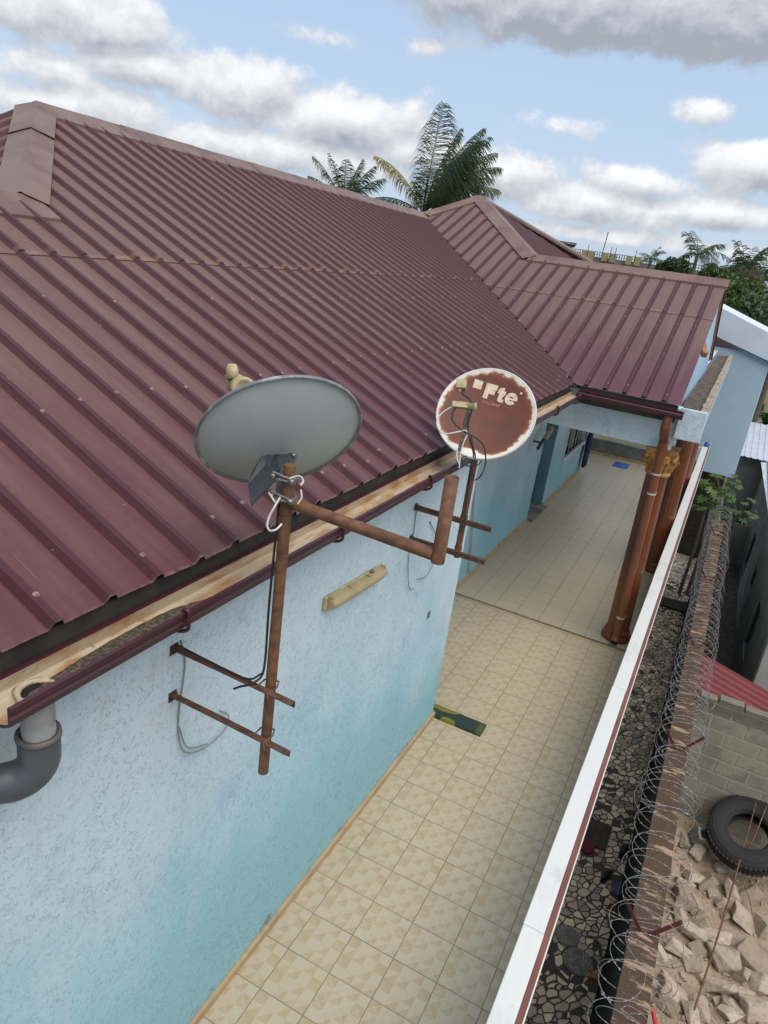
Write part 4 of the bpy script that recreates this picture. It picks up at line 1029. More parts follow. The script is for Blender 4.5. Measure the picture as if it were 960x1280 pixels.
def antenna2():
    mx, my = .183, .333
    t = thing('satellite_antenna', (-.2, my, 2.7), 'rust covered white rimmed dish facing forward with peeling Fte lettering', 'satellite dish')
    m = MB(); m.tube([(mx, my, 2.525), (mx, my, 3.46)], .0245, 18); mast = m.build('mast', 'rust', t)
    for z in (2.60, 2.855): m = MB(); m.tube([(mx, my, z - .015), (mx, my, z + .015)], .029, 18); m.build('mast_collar', 'rust', mast)
    for z in (2.84, 2.575):
        m = MB(); y = my - .052; a = Vector((-.20, y, z)); b = Vector((.425, y, z + .0))
        m.bar(a + Vector((0, 0, .016)), b + Vector((0, 0, .016)), .036, .004); m.bar(a + Vector((0, -.016, 0)), b + Vector((0, -.016, 0)), .004, .032)
        m.box((-.204, y - .022, z - .02), (-.196, y + .03, z + .03)); m.build('wall_arm', 'rust2', t)
    D = 4.96; c = CAM + ray(607, 516) * D
    v = ray(607, 516).normalized(); cr = RM @ Vector((1, 0, 0)); cu = RM @ Vector((0, 1, 0))
    tilt = R(8); minor = (cu * math.cos(tilt) - cr * math.sin(tilt)); minor = (minor - v * minor.dot(v)).normalized()
    nrm = (-v * .90 + minor * .435).normalized()
    Rd = 60.5 * D / F; f = .48; sag = Rd * Rd / (4 * f)
    Md = frame(c - nrm * sag, nrm, (1, 0, 0)); M3 = Md.to_3x3()
    d = dish_mesh(Rd, f, lip=.020).build('dish', ['rustdish', 'white', 'white'], t, M=Md)
    up = M3 @ Vector((0, 1, 0)); rt = M3 @ Vector((1, 0, 0))
    # lettering, pressed onto the dish curve
    def letters(txt, size, x, y, mat, bold, name):
        cu_ = bpy.data.curves.new(name, 'FONT'); cu_.body = txt; cu_.size = size; cu_.offset = bold; cu_.extrude = 0; cu_.resolution_u = 4
        to = bpy.data.objects.new(name, cu_); COL.objects.link(to)
        bpy.context.view_layer.update()
        me = bpy.data.meshes.new_from_object(to.evaluated_get(bpy.context.evaluated_depsgraph_get()))
        bpy.data.objects.remove(to); bpy.data.curves.remove(cu_)
        for vv in me.vertices:
            px, py = vv.co.x + x, vv.co.y + y; vv.co = (px, py, (px * px + py * py) / (4 * f) + .0022)
        me.materials.clear(); me.materials.append(MT[mat])
        o = bpy.data.objects.new(name, me); COL.objects.link(o); o.parent = d; o.matrix_local = Matrix()
        return o
    def glyph(polys, name, mat='creampaint'):
        bm = bmesh.new()
        for P in polys:
            vs = [bm.verts.new((x, y, 0)) for x, y in P]; bm.faces.new(vs)
        bmesh.ops.triangulate(bm, faces=bm.faces)
        for _ in range(2): bmesh.ops.subdivide_edges(bm, edges=[e for e in bm.edges if e.calc_length() > .02], cuts=1)
        for vv in bm.verts: vv.co.z = (vv.co.x ** 2 + vv.co.y ** 2) / (4 * f) + .0024
        for fc in bm.faces:
            fc.normal_update()
            if fc.normal.z < 0: fc.normal_flip()
        me = bpy.data.meshes.new(name); bm.to_mesh(me); bm.free(); me.materials.append(MT[mat])
        o = bpy.data.objects.new(name, me); COL.objects.link(o); o.parent = d; o.matrix_local = Matrix()
    b0, hh = .126, .112
    x = -.074; glyph([[(x, b0), (x + .034, b0), (x + .034, b0 + .040), (x + .076, b0 + .040), (x + .076, b0 + .066), (x + .034, b0 + .066), (x + .034, b0 + .085), (x + .084, b0 + .085), (x + .084, b0 + hh), (x, b0 + hh)]], 'letter_f')
    x = .020; glyph([[(x + .013, b0 + .012), (x + .024, b0), (x + .058, b0), (x + .058, b0 + .022), (x + .045, b0 + .024), (x + .043, b0 + .034), (x + .043, b0 + .062), (x + .058, b0 + .062), (x + .058, b0 + .084), (x + .043, b0 + .084), (x + .043, b0 + .108), (x + .013, b0 + .102), (x + .013, b0 + .084), (x, b0 + .084), (x, b0 + .062), (x + .013, b0 + .062)]], 'letter_t')
    cx_, cy_, ro, ri = .128, b0 + .041, .045, .019
    arc = [R(-4) + k * R(322) / 30 for k in range(31)]   # open at lower right
    quads = []
    for a0, a1 in zip(arc, arc[1:]): quads.append([(cx_ + ro * math.cos(a0), cy_ + ro * math.sin(a0)), (cx_ + ro * math.cos(a1), cy_ + ro * math.sin(a1)), (cx_ + ri * math.cos(a1), cy_ + ri * .9 * math.sin(a1)), (cx_ + ri * math.cos(a0), cy_ + ri * .9 * math.sin(a0))])
    quads.append([(cx_ - ri * .98, cy_ - .009), (cx_ + ro * .985, cy_ - .009), (cx_ + ro, cy_ + .006), (cx_ - ri * .98, cy_ + .006)])
    glyph(quads, 'letter_e')
    letters('maximal', .040, -.066, .090, 'letterred', .001, 'small_lettering')
    m = MB(); q = 6
    vs = [(lerp(-.165, -.102, i / q), lerp(.176, .238, j / q)) for j in range(q + 1) for i in range(q + 1)]
    m.add([(x, y, (x * x + y * y) / (4 * f) + .0022) for x, y in vs], [(j * (q + 1) + i, j * (q + 1) + i + 1, (j + 1) * (q + 1) + i + 1, (j + 1) * (q + 1) + i) for j in range(q) for i in range(q)])
    o = m.build('logo_square', 'creampaint'); o.parent = d; o.matrix_local = Matrix()
    m = MB(); x, y = .184, .218; m.lathe([(.0001, 0), (.009, 0), (.009, .001), (.0001, .001)], Matrix.Translation((x, y, (x * x + y * y) / (4 * f) + .0022)), 10)
    o = m.build('trademark_dot', 'creampaint'); o.parent = d; o.matrix_local = Matrix()
    # back bracket to mast
    m = MB(); b = c - nrm * (sag + .004); tp = Vector((mx, my, 3.42))
    m.bar(b - nrm * .02 - up * .10, tp + Vector((0, 0, -.05)), .07, .05, up=(1, 0, 0)); m.tube([(mx, my, 3.32), (mx, my, 3.45)], .033, 16); m.build('rear_bracket', 'darkgrey', t)
    # feed arm, LNBs
    foot = c + up * (-Rd * 1.0) + nrm * (.0) - rt * .075; l1 = CAM + ray(588, 508) * (D - .27)
    m = MB(); m.bar(foot - nrm * .02, l1 - up * .03, .026, .014, up=tuple(nrm)); fa = m.build('feed_arm', 'zinc', t)
    m = MB(); mid = foot.lerp(l1, .60); m.bar(mid, l1 + up * .01, .034, .02, up=tuple(nrm)); m.build('arm_clamp', 'darkgrey', fa)
    def lnb(p, ax, s=1.0):
        m = MB(); Fm = frame(p, ax, up)
        m.lathe([(.001, -.03 * s), (.022 * s, -.028 * s), (.022 * s, .02 * s), (.028 * s, .022 * s), (.028 * s, .040 * s), (.001, .044 * s)], Fm, 18); m.box((-.018 * s, -.02 * s, -.12 * s), (.02 * s, .02 * s, -.02 * s), 0, Fm)
        return m.build('lnb', 'cream', t)
    lnb(l1, (rt * .95 + up * .25 - nrm * .15).normalized(), 1.0)
    l2 = CAM + ray(577, 481) * (D - .16); m = MB(); Fm = frame(l2, (up - rt * .25).normalized(), rt)
    m.box((-.034, -.026, -.035), (.034, .026, .035), 0, Fm); m.lathe([(.001, 0), (.014, 0), (.014, .02), (.001, .02)], frame(l2 - up * .035, -up, rt), 10); m.build('lnb', 'cream', t, bevel=.006)
    q = lambda px, py, d=4.70: CAM + ray(px, py) * d
    m = MB()
    m.tube(bez([q(581, 487, D - .17), q(578, 492, D - .18), q(588, 500, D - .24), q(591, 508), q(586, 520), q(585, 535), q(588, 552), q(592, 570, 4.86), q(588, 592, 5.05), q(583, 630, 5.09), q(581, 660, 5.09)], 6), .0055, 6)
    m.tube(bez([q(572, 507), q(566, 516), q(566, 526), q(575, 536), q(585, 542), q(596, 548), q(604, 556), q(607, 570), q(606, 584), q(600, 596), q(594, 600, 5.0)], 6), .0055, 6)
    m.tube(bez([q(589, 545), q(592, 560), q(594, 573), q(588, 582), q(580, 580), q(577, 573), q(583, 570)], 6), .005, 6)
    m.tube(bez([q(603, 574, 4.9), q(600, 579, 5.0), q(596, 582, 5.05)], 4), .004, 6)
    m.build('black_cable', 'wblack', t)
    m = MB()
    m.tube(bez([q(570, 507), q(560, 511), q(549, 520), q(546, 530), q(551, 540), q(560, 542), q(572, 540), q(581, 538), q(585, 541)], 6), .0055, 6)
    m.tube(bez([q(586, 541), q(580, 552), q(576, 565), q(574, 585)], 6), .005, 6); m.tube(bez([q(571, 563), q(571, 572), q(574, 580)], 4), .006, 6)
    m.build('white_cable', 'wwhite', t)
    m = MB(); X = -.192
    m.tube(bez([(X, my + .0, 2.86), (X, my - .03, 2.78), (X, my - .02, 2.6), (X, my - .05, 2.46), (X + .01, my - .02, 2.25), (X + .01, my + .06, 2.10), (X, my + .18, 2.05)], 7), .004, 6)
    m.tube(bez([(X, my + .30, 2.62), (X + .01, my + .48, 2.43), (X + .01, my + .55, 2.20), (X + .01, my + .42, 2.08), (X, my + .22, 2.12)], 7), .0042, 6)
    m.build('loose_cable', 'wgrey', t)
antenna2()

# ================================================================== WALL LAMPS, SMALL THINGS ON THE TERRACE
def lamps():
    t = thing('wall_light', (-.2, -.61, 2.50), 'aged cream batten light fixed on the blue wall beneath the gutter', 'wall light')
    a = Vector((-.150, -1.00, 2.545)); b = Vector((-.150, -.235, 2.495))
    m = MB(); m.bar(a + Vector((-.036, -.02, 0)), b + Vector((-.036, .02, 0)), .028, .095); m.build('back_tray', 'cream', t, bevel=.01)
    m = MB(); vs = []; n = 14; L = 12; d = (b - a).normalized(); u = d.cross(Vector((1, 0, 0))).normalized()
    for k in range(L + 1):
        f = k / L; e = .84 + .16 * min(1, min(f, 1 - f) * 9) ** .5; p = a.lerp(b, f)
        for j in range(n + 1):
            an = math.pi * j / n; vs.append(p + Vector((1, 0, 0)) * (-.021 + .058 * e * math.sin(an)) + u * (.046 * e * math.cos(an)))
    m.add(vs, [(k * (n + 1) + j, k * (n + 1) + j + 1, (k + 1) * (n + 1) + j + 1, (k + 1) * (n + 1) + j) for k in range(L) for j in range(n)], 0, True)
    m.add(vs[:n + 1], [tuple(range(n + 1))]); m.add(vs[-n - 1:], [tuple(range(n + 1))]); m.build('diffuser', 'lens', t)
    for f in (0.02, .33, .66, .98):
        m = MB(); p = a.lerp(b, f); m.box((p.x - .02, p.y - .008, p.z + .035), (p.x + .008, p.y + .008, p.z + .055)); m.build('clip', 'lens', t)
    m = MB(); m.lathe([(.001, -.012), (.014, -.008), (.018, .004), (.010, .016), (.001, .018)], Matrix.Translation((-.16, -.42, 2.565)), 10); m.build('wasp_nest', 'washer', t)
    m = MB(); m.box((-.199, .99, 1.545), (-.19, 1.04, 1.61)); o = m.build('socket_plate', 'cem'); o.location = (0, 0, 0); tag(o, 'small grey cover plate near the corner edge of the blue wall', 'cover plate')
    t = thing('wall_light', (-1.15, 8.3, 1.75), 'yellowed tube light standing out beside the dark door recess', 'wall light')
    A = Vector((-1.02, 8.05, 1.50)); B = Vector((-1.02, 8.95, 1.95))
    A = on(672, 561, 0, -1.0); B = on(688, 537, 0, -1.0)
    m = MB(); m.bar(A, A.lerp(B, .55), .05, .05); m.build('back_tray', 'darkgrey', t, bevel=.006)
    m = MB(); m.tube([A.lerp(B, .45) + Vector((.02, 0, .03)), B + Vector((.02, 0, .03))], .045, 12); m.build('diffuser', 'cream', t)
    m = MB(); m.bar(A.lerp(B, .3), A.lerp(B, .3) + Vector((-.15, 0, 0)), .03, .03); m.build('bracket', 'darkgrey', t)
lamps()
def floor_things():
    m = MB(); n = 30; x0, x1, y0, y1 = -.30, .355, 1.715, 1.925; vs = []; ny = 14
    for i in range(n + 1):
        for j in range(ny + 1):
            x = lerp(x0, x1, i / n); a = -.1 + (math.pi + .2) * j / ny
            yy = (y0 + y1) / 2 - math.cos(a) * .105; zz = .004 + .052 * max(0, math.sin(a)) ** .5 + .004 * mnoise.noise(Vector((x * 9, j * .5, 0)))
            vs.append((x + .01 * mnoise.noise(Vector((i * .3, j * .4, 4))), yy - .08 * (x - x0) * 0, zz))
    k = ny + 1
    m.add(vs, [(i * k + j, i * k + j + 1, (i + 1) * k + j + 1, (i + 1) * k + j) for i in range(n) for j in range(ny)], 0, True)
    m.add(vs[:k], [tuple(range(k))]); m.add(vs[-k:], [tuple(range(k))])
    o = m.build('floor_mat', 'mat'); tag(o, 'rolled dark green and yellow patterned mat lying at the wall corner', 'floor mat')
    c = on(776, 582, 2, 0); m = MB(); vs = []
    for i in range(9):
        for j in range(7): vs.append((c.x - .19 + .38 * i / 8, c.y - .30 + .6 * j / 6, .010 + .012 * abs(mnoise.noise(Vector((i * .7, j * .7, 1))))))
    m.add(vs, [(i * 7 + j, i * 7 + j + 1, (i + 1) * 7 + j + 1, (i + 1) * 7 + j) for i in range(8) for j in range(6)], 0, True)
    o = m.build('doormat', 'bluemat', solid=.008); tag(o, 'small bright blue mat on the far end of the terrace floor', 'mat')
    m = MB(); vs = []; n = 24
    for i in range(n + 1):
        y = lerp(13.02, 13.40, i / n); dx = .035 * math.sin(i * 1.4)
        for j in range(9): vs.append((-1.06 + dx * (1 + .3 * j / 8) + .02 * j / 8, y, lerp(1.95, .18, j / 8)))
    m.add(vs, [(i * 9 + j, i * 9 + j + 1, (i + 1) * 9 + j + 1, (i + 1) * 9 + j) for i in range(n) for j in range(8)], 0, True)
    o = m.build('hanging_cloth', 'bluecloth', solid=.006); tag(o, 'dark blue cloth hanging at the far corner of the terrace wall', 'cloth')
floor_things()

# ================================================================== BOUNDARY WALL, RAZOR WIRE
def boundary():
    t = thing('boundary_wall', (2.34, 5, GZ), 'dark stained boundary wall topped with coiled razor wire beside the alley', 'wall')
    m = MB(); ny = 120; vs = []
    for j in range(ny + 1):
        y = lerp(-8, 14.8, j / ny); e = lambda s: .012 * mnoise.noise(Vector((y * 2.2, s, 0)))
        vs += [(2.22 + e(1), y, GZ), (2.212 + e(2), y, -.80 + e(3)), (2.34, y, -.79 + e(4)), (2.468 + e(5), y, -.80 + e(6)), (2.46 + e(7), y, GZ)]
    m.add(vs, [(j * 5 + i, j * 5 + i + 1, (j + 1) * 5 + i + 1, (j + 1) * 5 + i) for j in range(ny) for i in range(4)], 0)
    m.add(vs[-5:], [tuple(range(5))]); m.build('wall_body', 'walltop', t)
    for y in (-2.0, 1.05, 4.1, 7.2, 10.4, 13.6):
        m = MB()
        for sx in (-1, 1):
            a = Vector((2.34 + sx * .01, y, -.82)); b = Vector((2.34 + sx * .24, y + .02 * sx, -.50))
            m.bar(a, b, .035, .004, up=(0, 1, 0)); m.bar(a + Vector((0, .016, 0)), b + Vector((0, .016, 0)), .004, .032, up=(0, 1, 0))
        m.build('wire_bracket', 'redrust', t)
    # razor wire: two crossed helices, tighter further along, with flat barbs
    w = MB(); br = MB()
    def helix(y0, y1, sgn, ph, tight):
        pts = []; y = y0; a = ph
        while y < y1:
            f = min(1, max(0, (y - 2.2) / 3.0)); pit = lerp(.34, tight, f) * (1 + .5 * mnoise.noise(Vector((y * 2.3, sgn, 5))))
            r = lerp(.30, .255, f) + .05 * mnoise.noise(Vector((y * .9, sgn * 3, a * .12))) * lerp(2.6, .9, f)
            cx = 2.335 + .05 * mnoise.noise(Vector((y * .5, 7, sgn))); cz = -.80 + r * lerp(.55, .92, f)
            pts.append(Vector((cx + r * math.cos(a), y, cz + r * math.sin(a) * lerp(.72, 1, f))))
            da = R(15); a += da * sgn; y += pit * da / (2 * math.pi)
        return pts
    for H in (helix(-2.5, 14.9, 1, .3, .20), helix(-2.3, 14.9, -1, 1.4, .26)):
        w.tube(H, [lerp(.0030, .0023, min(1, max(0, (q.y - 2) / 5))) for q in H], 5)
        acc = 0; 
        for a, b in zip(H, H[1:]):
            acc += (b - a).length
            if acc > .055:
                acc = 0; d = (b - a).normalized(); s = d.cross(Vector((random.uniform(-1, 1), random.uniform(-1, 1), random.uniform(-1, 1)))).normalized(); p = (a + b) / 2
                nn = d.cross(s) * .0006
                P = [p - d * .020, p + s * .007, p + d * .020, p - s * .007]
                br.add([q + nn for q in P] + [q - nn for q in P], [(0, 1, 2, 3), (7, 6, 5, 4), (0, 4, 5, 1), (1, 5, 6, 2), (2, 6, 7, 3), (3, 7, 4, 0)])
    # sprung and sagging strands near the viewer
    rg = random.Random(31)
    for k in range(26):
        y = rg.uniform(-1.2, 6.5); rr = rg.uniform(.12, .30); tl = rg.uniform(-.9, .9); a0 = rg.uniform(0, 6.28); span = rg.uniform(2.2, 5.5); cx = 2.335 + rg.uniform(-.10, .10); pts = []
        for i in range(22):
            a = a0 + span * i / 21; q = Vector((cx + rr * math.cos(a) * 1.1, y + rr * math.sin(a) * tl * 1.3 + .35 * (i / 21 - .5), -.79 + .006 + rr * .62 * (1 + math.sin(a)) * .8)); pts.append(q)
        w.tube(pts, .0026, 5)
        for a, b in zip(pts[::2], pts[1::2]):
            d = (b - a).normalized(); s = d.cross(Vector((rg.uniform(-1, 1), rg.uniform(-1, 1), rg.uniform(-1, 1)))).normalized(); p = (a + b) / 2; nn = d.cross(s) * .0006
            P = [p - d * .018, p + s * .007, p + d * .018, p - s * .007]
            br.add([q + nn for q in P] + [q - nn for q in P], [(0, 1, 2, 3), (7, 6, 5, 4), (0, 4, 5, 1), (1, 5, 6, 2), (2, 6, 7, 3), (3, 7, 4, 0)])
    rz = thing('razor_wire', (2.34, 5, -.79), 'long galvanised razor wire coil lying along the boundary wall top', 'razor wire')
    w.build('wire_coil', 'wire', rz); br.build('barb_blades', 'wire', rz)
boundary()

# ================================================================== THINGS IN THE ALLEY
def alley():
    def shoe(px, py, col, rot, L, label, name='shoe', cat='shoe', sandal=False):
        p = on(px, py, 2, GZ); t = thing(name, (p.x, p.y, GZ), label, cat)
        M = Matrix.Translation((p.x, p.y, GZ + .003)) @ Matrix.Rotation(rot, 4, 'Z')
        out = [(-.5, -.14), (-.5, .14), (-.3, .17), (0, .15), (.25, .20), (.42, .16), (.5, .04), (.5, -.06), (.40, -.19), (.2, -.20), (0, -.14), (-.3, -.15)]
        m = MB(); m.prism([M @ Vector((x * L, y * L, 0)) for x, y in out], (0, 0, 0), (0, 0, .022)); m.build('sole', col, t, bevel=.004)
        m = MB()
        if sandal:
            for xo in (-.28, .05, .22): m.tube([M @ Vector((xo * L, -.18 * L, .02)), M @ Vector((xo * L + .01, -.1 * L, .07)), M @ Vector((xo * L + .015, .08 * L, .07)), M @ Vector((xo * L, .17 * L, .02))], .012, 6)
            m.build('strap', col, t)
        else:
            vs = []; 
            for i in range(11):
                x = lerp(-.5, .49, i / 10); w = .155 * (1 - abs(x - .1) ** 2.2 * 1.6); h = .085 - .045 * max(0, (x + .1)) * 1.6
                for j in range(7):
                    a = math.pi * j / 6; vs.append(M @ Vector((x * L, math.cos(a) * w * L, .02 + math.sin(a) * h)))
            m.add(vs, [(i * 7 + j, i * 7 + j + 1, (i + 1) * 7 + j + 1, (i + 1) * 7 + j) for i in range(10) for j in range(6)], 0, True); m.build('upper', col, t)
    MT['gold'] = simple('golden_leather', (.42, .25, .03), (.22, .12, .015), .3, scale=25, bmp=.1)
    MT['shoeblack'] = simple('black_leather', (.012, .012, .014), (.02, .02, .022), .5, bmp=.1)
    shoe(745, 1222, 'gold', .25, .27, 'golden strappy sandal lying on the broken stone paving', 'sandal', 'sandal', True)
    shoe(779, 1066, 'shoeblack', 1.45, .29, 'black shoe close to the boundary wall foot, pointing along the alley')
    shoe(757, 1098, 'shoeblack', 1.3, .25, 'black shoe in the middle of the alley, nearer to the sandal')
    def rag(px, py, col, s, label, seed):
        p = on(px, py, 2, GZ); m = MB(); n = 9; vs = []
        for i in range(n + 1):
            for j in range(n + 1):
                u, v = i / n - .5, j / n - .5; q = Vector((u * 4 + seed, v * 4, seed))
                rr = 1 - .35 * abs(u * v) * 4
                vs.append((p.x + u * s * rr + .03 * mnoise.noise(q * 1.3), p.y + v * s * 1.3 * rr, GZ + .015 + .09 * s * abs(mnoise.noise(q)) + .03 * s))
        m.add(vs, [(i * (n + 1) + j, i * (n + 1) + j + 1, (i + 1) * (n + 1) + j + 1, (i + 1) * (n + 1) + j) for i in range(n) for j in range(n)], 0, True)
        o = m.build('rag', col, solid=.004); tag(o, label, 'rag')
    MT['redrag'] = simple('dark_red_cloth', (.14, .012, .02), (.08, .01, .014), .9, bmp=.3)
    MT['bluerag'] = simple('faded_blue_cloth', (.09, .12, .20), (.06, .08, .14), .9, bmp=.3)
    MT['rustrag'] = simple('brown_red_cloth', (.14, .055, .03), (.09, .035, .02), .9, bmp=.3)
    rag(733, 1060, 'redrag', .22, 'crumpled dark red cloth beside the white parapet edge', 1.7)
    rag(767, 1140, 'rustrag', .20, 'reddish brown rag at the foot of the boundary wall', 5.2)
    rag(773, 1112, 'bluerag', .22, 'faded blue rag at the foot of the boundary wall', 8.8)
    # round manhole covers of pebbled stones
    def cover(px, py, r, label):
        p = on(px, py, 2, GZ); t = thing('manhole_cover', (p.x, p.y, GZ), label, 'manhole cover', 'round stone covers in the paving')
        m = MB(); m.lathe([(.001, .004), (r, .004), (r, .020), (r - .02, .026), (.001, .026)], Matrix.Translation((p.x, p.y, GZ)), 32); m.build('cover_slab', 'cemdark', t)
        m = MB(); k = 0
        for i in range(95):
            a = i * 2.39996; q = r * .90 * math.sqrt((i + .5) / 95); s = r * random.uniform(.055, .085)
            M = Matrix.Translation((p.x + q * math.cos(a), p.y + q * math.sin(a), GZ + .026)) @ Matrix.Rotation(random.uniform(0, 3), 4, 'Z')
            m.lathe([(s, 0), (s * .9, .012), (s * .5, .017)], M, 6, smooth=False)
        o = m.build('pebble_mosaic', 'pebble', t)
    MT['pebble'] = simple('grey_pebbles', (.34, .32, .28), (.20, .19, .17), .7, scale=14, bmp=.2)
    cover(709, 1170, .155, 'round pebbled stone cover, the one farther along the alley')
    cover(722, 1203, .19, 'round pebbled stone cover, the one nearer the golden sandal')
    # dark open drain grid and a loose pipe
    m = MB(); p = on(747, 1044, 2, GZ); m.box((p.x - .17, p.y - .28, GZ + .004), (p.x + .17, p.y + .28, GZ + .03)); o = m.build('drain_grate', 'fascia', bevel=.008)
    tag(o, 'dark square drain grate set in the broken stone paving', 'drain')
    a = on(747, 1245, 2, GZ + .03); b = on(752, 1210, 2, GZ + .03); m = MB(); m.tube([a, b], .022, 10); o = m.build('pipe_offcut', 'pvcpale'); tag(o, 'short grey pipe offcut lying below the boundary wall', 'pipe')
    # step across the alley
    m = MB(); p = on(838, 752, 2, GZ); m.box((1.57, p.y - .5, GZ + .002), (2.2, p.y + .1, GZ + .06)); o = m.build('drain_channel', 'fascia', bevel=.01); tag(o, 'dark channel cover crossing the paved alley', 'channel cover')
alley()

# ================================================================== RUBBLE YARD
def rubble():
    protos = []
    for s in range(12):
        rnd = random.Random(100 + s); bm = bmesh.new(); kx, ky, kz = 1, rnd.uniform(.45, .85), rnd.uniform(.28, .55)
        for i in range(18):
            v = Vector((rnd.uniform(-1, 1), rnd.uniform(-1, 1), rnd.uniform(-1, 1)))
            v = Vector([math.copysign(abs(c) ** .35, c) for c in v]); bm.verts.new((v.x * kx * .5, v.y * ky * .5, v.z * kz * .5))
        r = bmesh.ops.convex_hull(bm, input=bm.verts); bmesh.ops.delete(bm, geom=[e for e in r['geom_interior'] if isinstance(e, bmesh.types.BMVert)], context='VERTS')
        bmesh.ops.bevel(bm, geom=bm.edges[:], offset=.018, segments=1, affect='EDGES'); bmesh.ops.triangulate(bm, faces=bm.faces); bmesh.ops.subdivide_edges(bm, edges=[e for e in bm.edges if e.calc_length() > .12], cuts=2, use_grid_fill=True)
        for v in bm.verts: v.co += v.normal * .025 * mnoise.noise(v.co * 4 + Vector((s, 0, 0))) + Vector((0, 0, .02 * mnoise.noise(v.co * 11)))
        bmesh.ops.recalc_face_normals(bm, faces=bm.faces)
        me = bpy.data.meshes.new('concrete_chunk'); bm.to_mesh(me); bm.free(); me.materials.append(MT['chunk']); protos.append(me)
    rnd = random.Random(5); placed = []
    def put(x, y, s, dz=0.0, tilt=.5):
        o = bpy.data.objects.new('concrete_chunk', rnd.choice(protos)); COL.objects.link(o)
        o.location = (x, y, rub(x, y) + s * .13 + dz); o.scale = (s, s, s); o.rotation_euler = (rnd.gauss(0, tilt), rnd.gauss(0, tilt), rnd.uniform(0, 6.28))
        tag(o, 'loose broken concrete chunk in the rubble heap beside the boundary wall', 'rubble', 'broken concrete chunks in the rubble heap')
        placed.append((x, y, s))
    # big ones traced from the heap
    for px, py, s in [(875, 1060, .42), (868, 1083, .46), (886, 1092, .40), (905, 1075, .40), (858, 1120, .48), (873, 1128, .40), (866, 1160, .52), (852, 1185, .46), (878, 1150, .36), (893, 1165, .55), (920, 1105, .40),
                      (905, 1120, .30), (933, 1140, .50), (910, 1195, .55), (926, 1165, .42), (946, 1190, .62), (868, 1200, .36), (845, 1240, .55), (900, 1230, .50), (925, 1215, .34), (950, 1225, .40), (880, 1255, .42), (945, 1262, .45), (915, 1262, .34),
                      (858, 1048, .30), (940, 1112, .44), (955, 1150, .42), (884, 1215, .30), (865, 1270, .40), (930, 1240, .32)]:
        p = on(px, py, 2, -2.68); put(p.x, p.y, s * .78, .02, .4)
    tries = 0
    while len(placed) < 285 and tries < 9000:
        tries += 1; x = rnd.uniform(2.52, 5.0); y = rnd.uniform(-2.4, 5.25); s = rnd.choice([.08, .10, .12, .14, .17, .20, .24, .28])
        if 3.75 < x < 4.6 and 3.9 < y < 5.0: continue
        if (x - 3.55) ** 2 + (y - 4.95) ** 2 < .45: continue
        if any((x - a) ** 2 + (y - b) ** 2 < (.17 * (s + q)) ** 2 for a, b, q in placed): continue
        put(x, y, s)
    # grit and crumbs between the chunks
    g = MB(); rg = random.Random(77)
    for k in range(2600):
        x = rg.uniform(2.5, 5.2); y = rg.uniform(-2.6, 5.4); q = rg.uniform(.008, .028) * rg.choice([1, 1, 1, 1.6]); c = Vector((x, y, rub(x, y) + q * .3))
        E = Euler((rg.uniform(0, 6), rg.uniform(0, 6), rg.uniform(0, 6))).to_matrix()
        P = [c + E @ Vector((a * q * rg.uniform(.6, 1.3), b * q * rg.uniform(.6, 1.3), d * q * rg.uniform(.4, 1))) for a, b, d in ((1, 0, 0), (-1, 0, 0), (0, 1, 0), (0, -1, 0), (0, 0, 1), (0, 0, -1))]
        g.add(P, [(0, 2, 4), (2, 1, 4), (1, 3, 4), (3, 0, 4), (2, 0, 5), (1, 2, 5), (3, 1, 5), (0, 3, 5)])
    o = g.build('rubble_grit', 'chunk', fix=False); tag(o, 'fine cement grit and crumbs scattered between the broken chunks', 'grit', kind='stuff')
    # hollow block
    p = on(883, 1048, 2, -2.6); t = thing('hollow_block', (p.x, p.y, p.z - .1), 'hollow cement block half buried beside the old tyre', 'cement block')
    M = Matrix.Translation(p) @ Euler((.5, .3, .5)).to_matrix().to_4x4(); m = MB()
    for lo, hi in (((-.21, -.09, -.09), (-.17, .09, .09)), ((.17, -.09, -.09), (.21, .09, .09)), ((-.02, -.09, -.09), (.02, .09, .09)), ((-.17, -.09, -.09), (-.02, -.055, .09)), ((.02, -.09, -.09), (.17, -.055, .09)), ((-.17, .055, -.09), (-.02, .09, .09)), ((.02, .055, -.09), (.17, .09, .09))): m.box(lo, hi, 0, M)
    m.build('block_body', 'cem', t)
    # block wall
    t = thing('block_wall', (4.2, 5.58, GZ), 'rough unplastered cement block wall standing behind the tyre and rubble', 'wall')
    m = MB(); m.box((2.475, 5.50, GZ), (7.5, 5.66, -.74)); m.build('blockwork', 'block', t, bevel=.015)
    m = MB(); x = 2.5
    while x < 7.4:
        w = random.uniform(.12, .42); m.box((x, 5.505, -.745), (x + w - .02, 5.655, -.74 + random.uniform(.02, .10))); x += w
    m.build('broken_top_course', 'block', t, bevel=.02)
    # tyre
    c = on(935, 1043, 2, -2.30); ax = Vector((-.16, -.42, .89)).normalized(); t = thing('tyre', c - Vector((0, 0, .4)), 'large worn black tyre leaning against the block wall', 'tyre')
    Mt = frame(c, ax, (1, 0, 0)); m = MB()
    prof = [(.255, -.075), (.262, -.10), (.30, -.125), (.40, -.135), (.475, -.125), (.515, -.10), (.53, -.06), (.535, 0), (.53, .06), (.515, .10), (.475, .125), (.40, .135), (.30, .125), (.262, .10), (.255, .075), (.275, .06), (.33, .10), (.45, .09), (.50, 0), (.45, -.09), (.33, -.10), (.275, -.06)]
    m.lathe(prof, Mt, 56, close=True); o = m.build('tyre_body', 'rubber', t)
    m = MB()
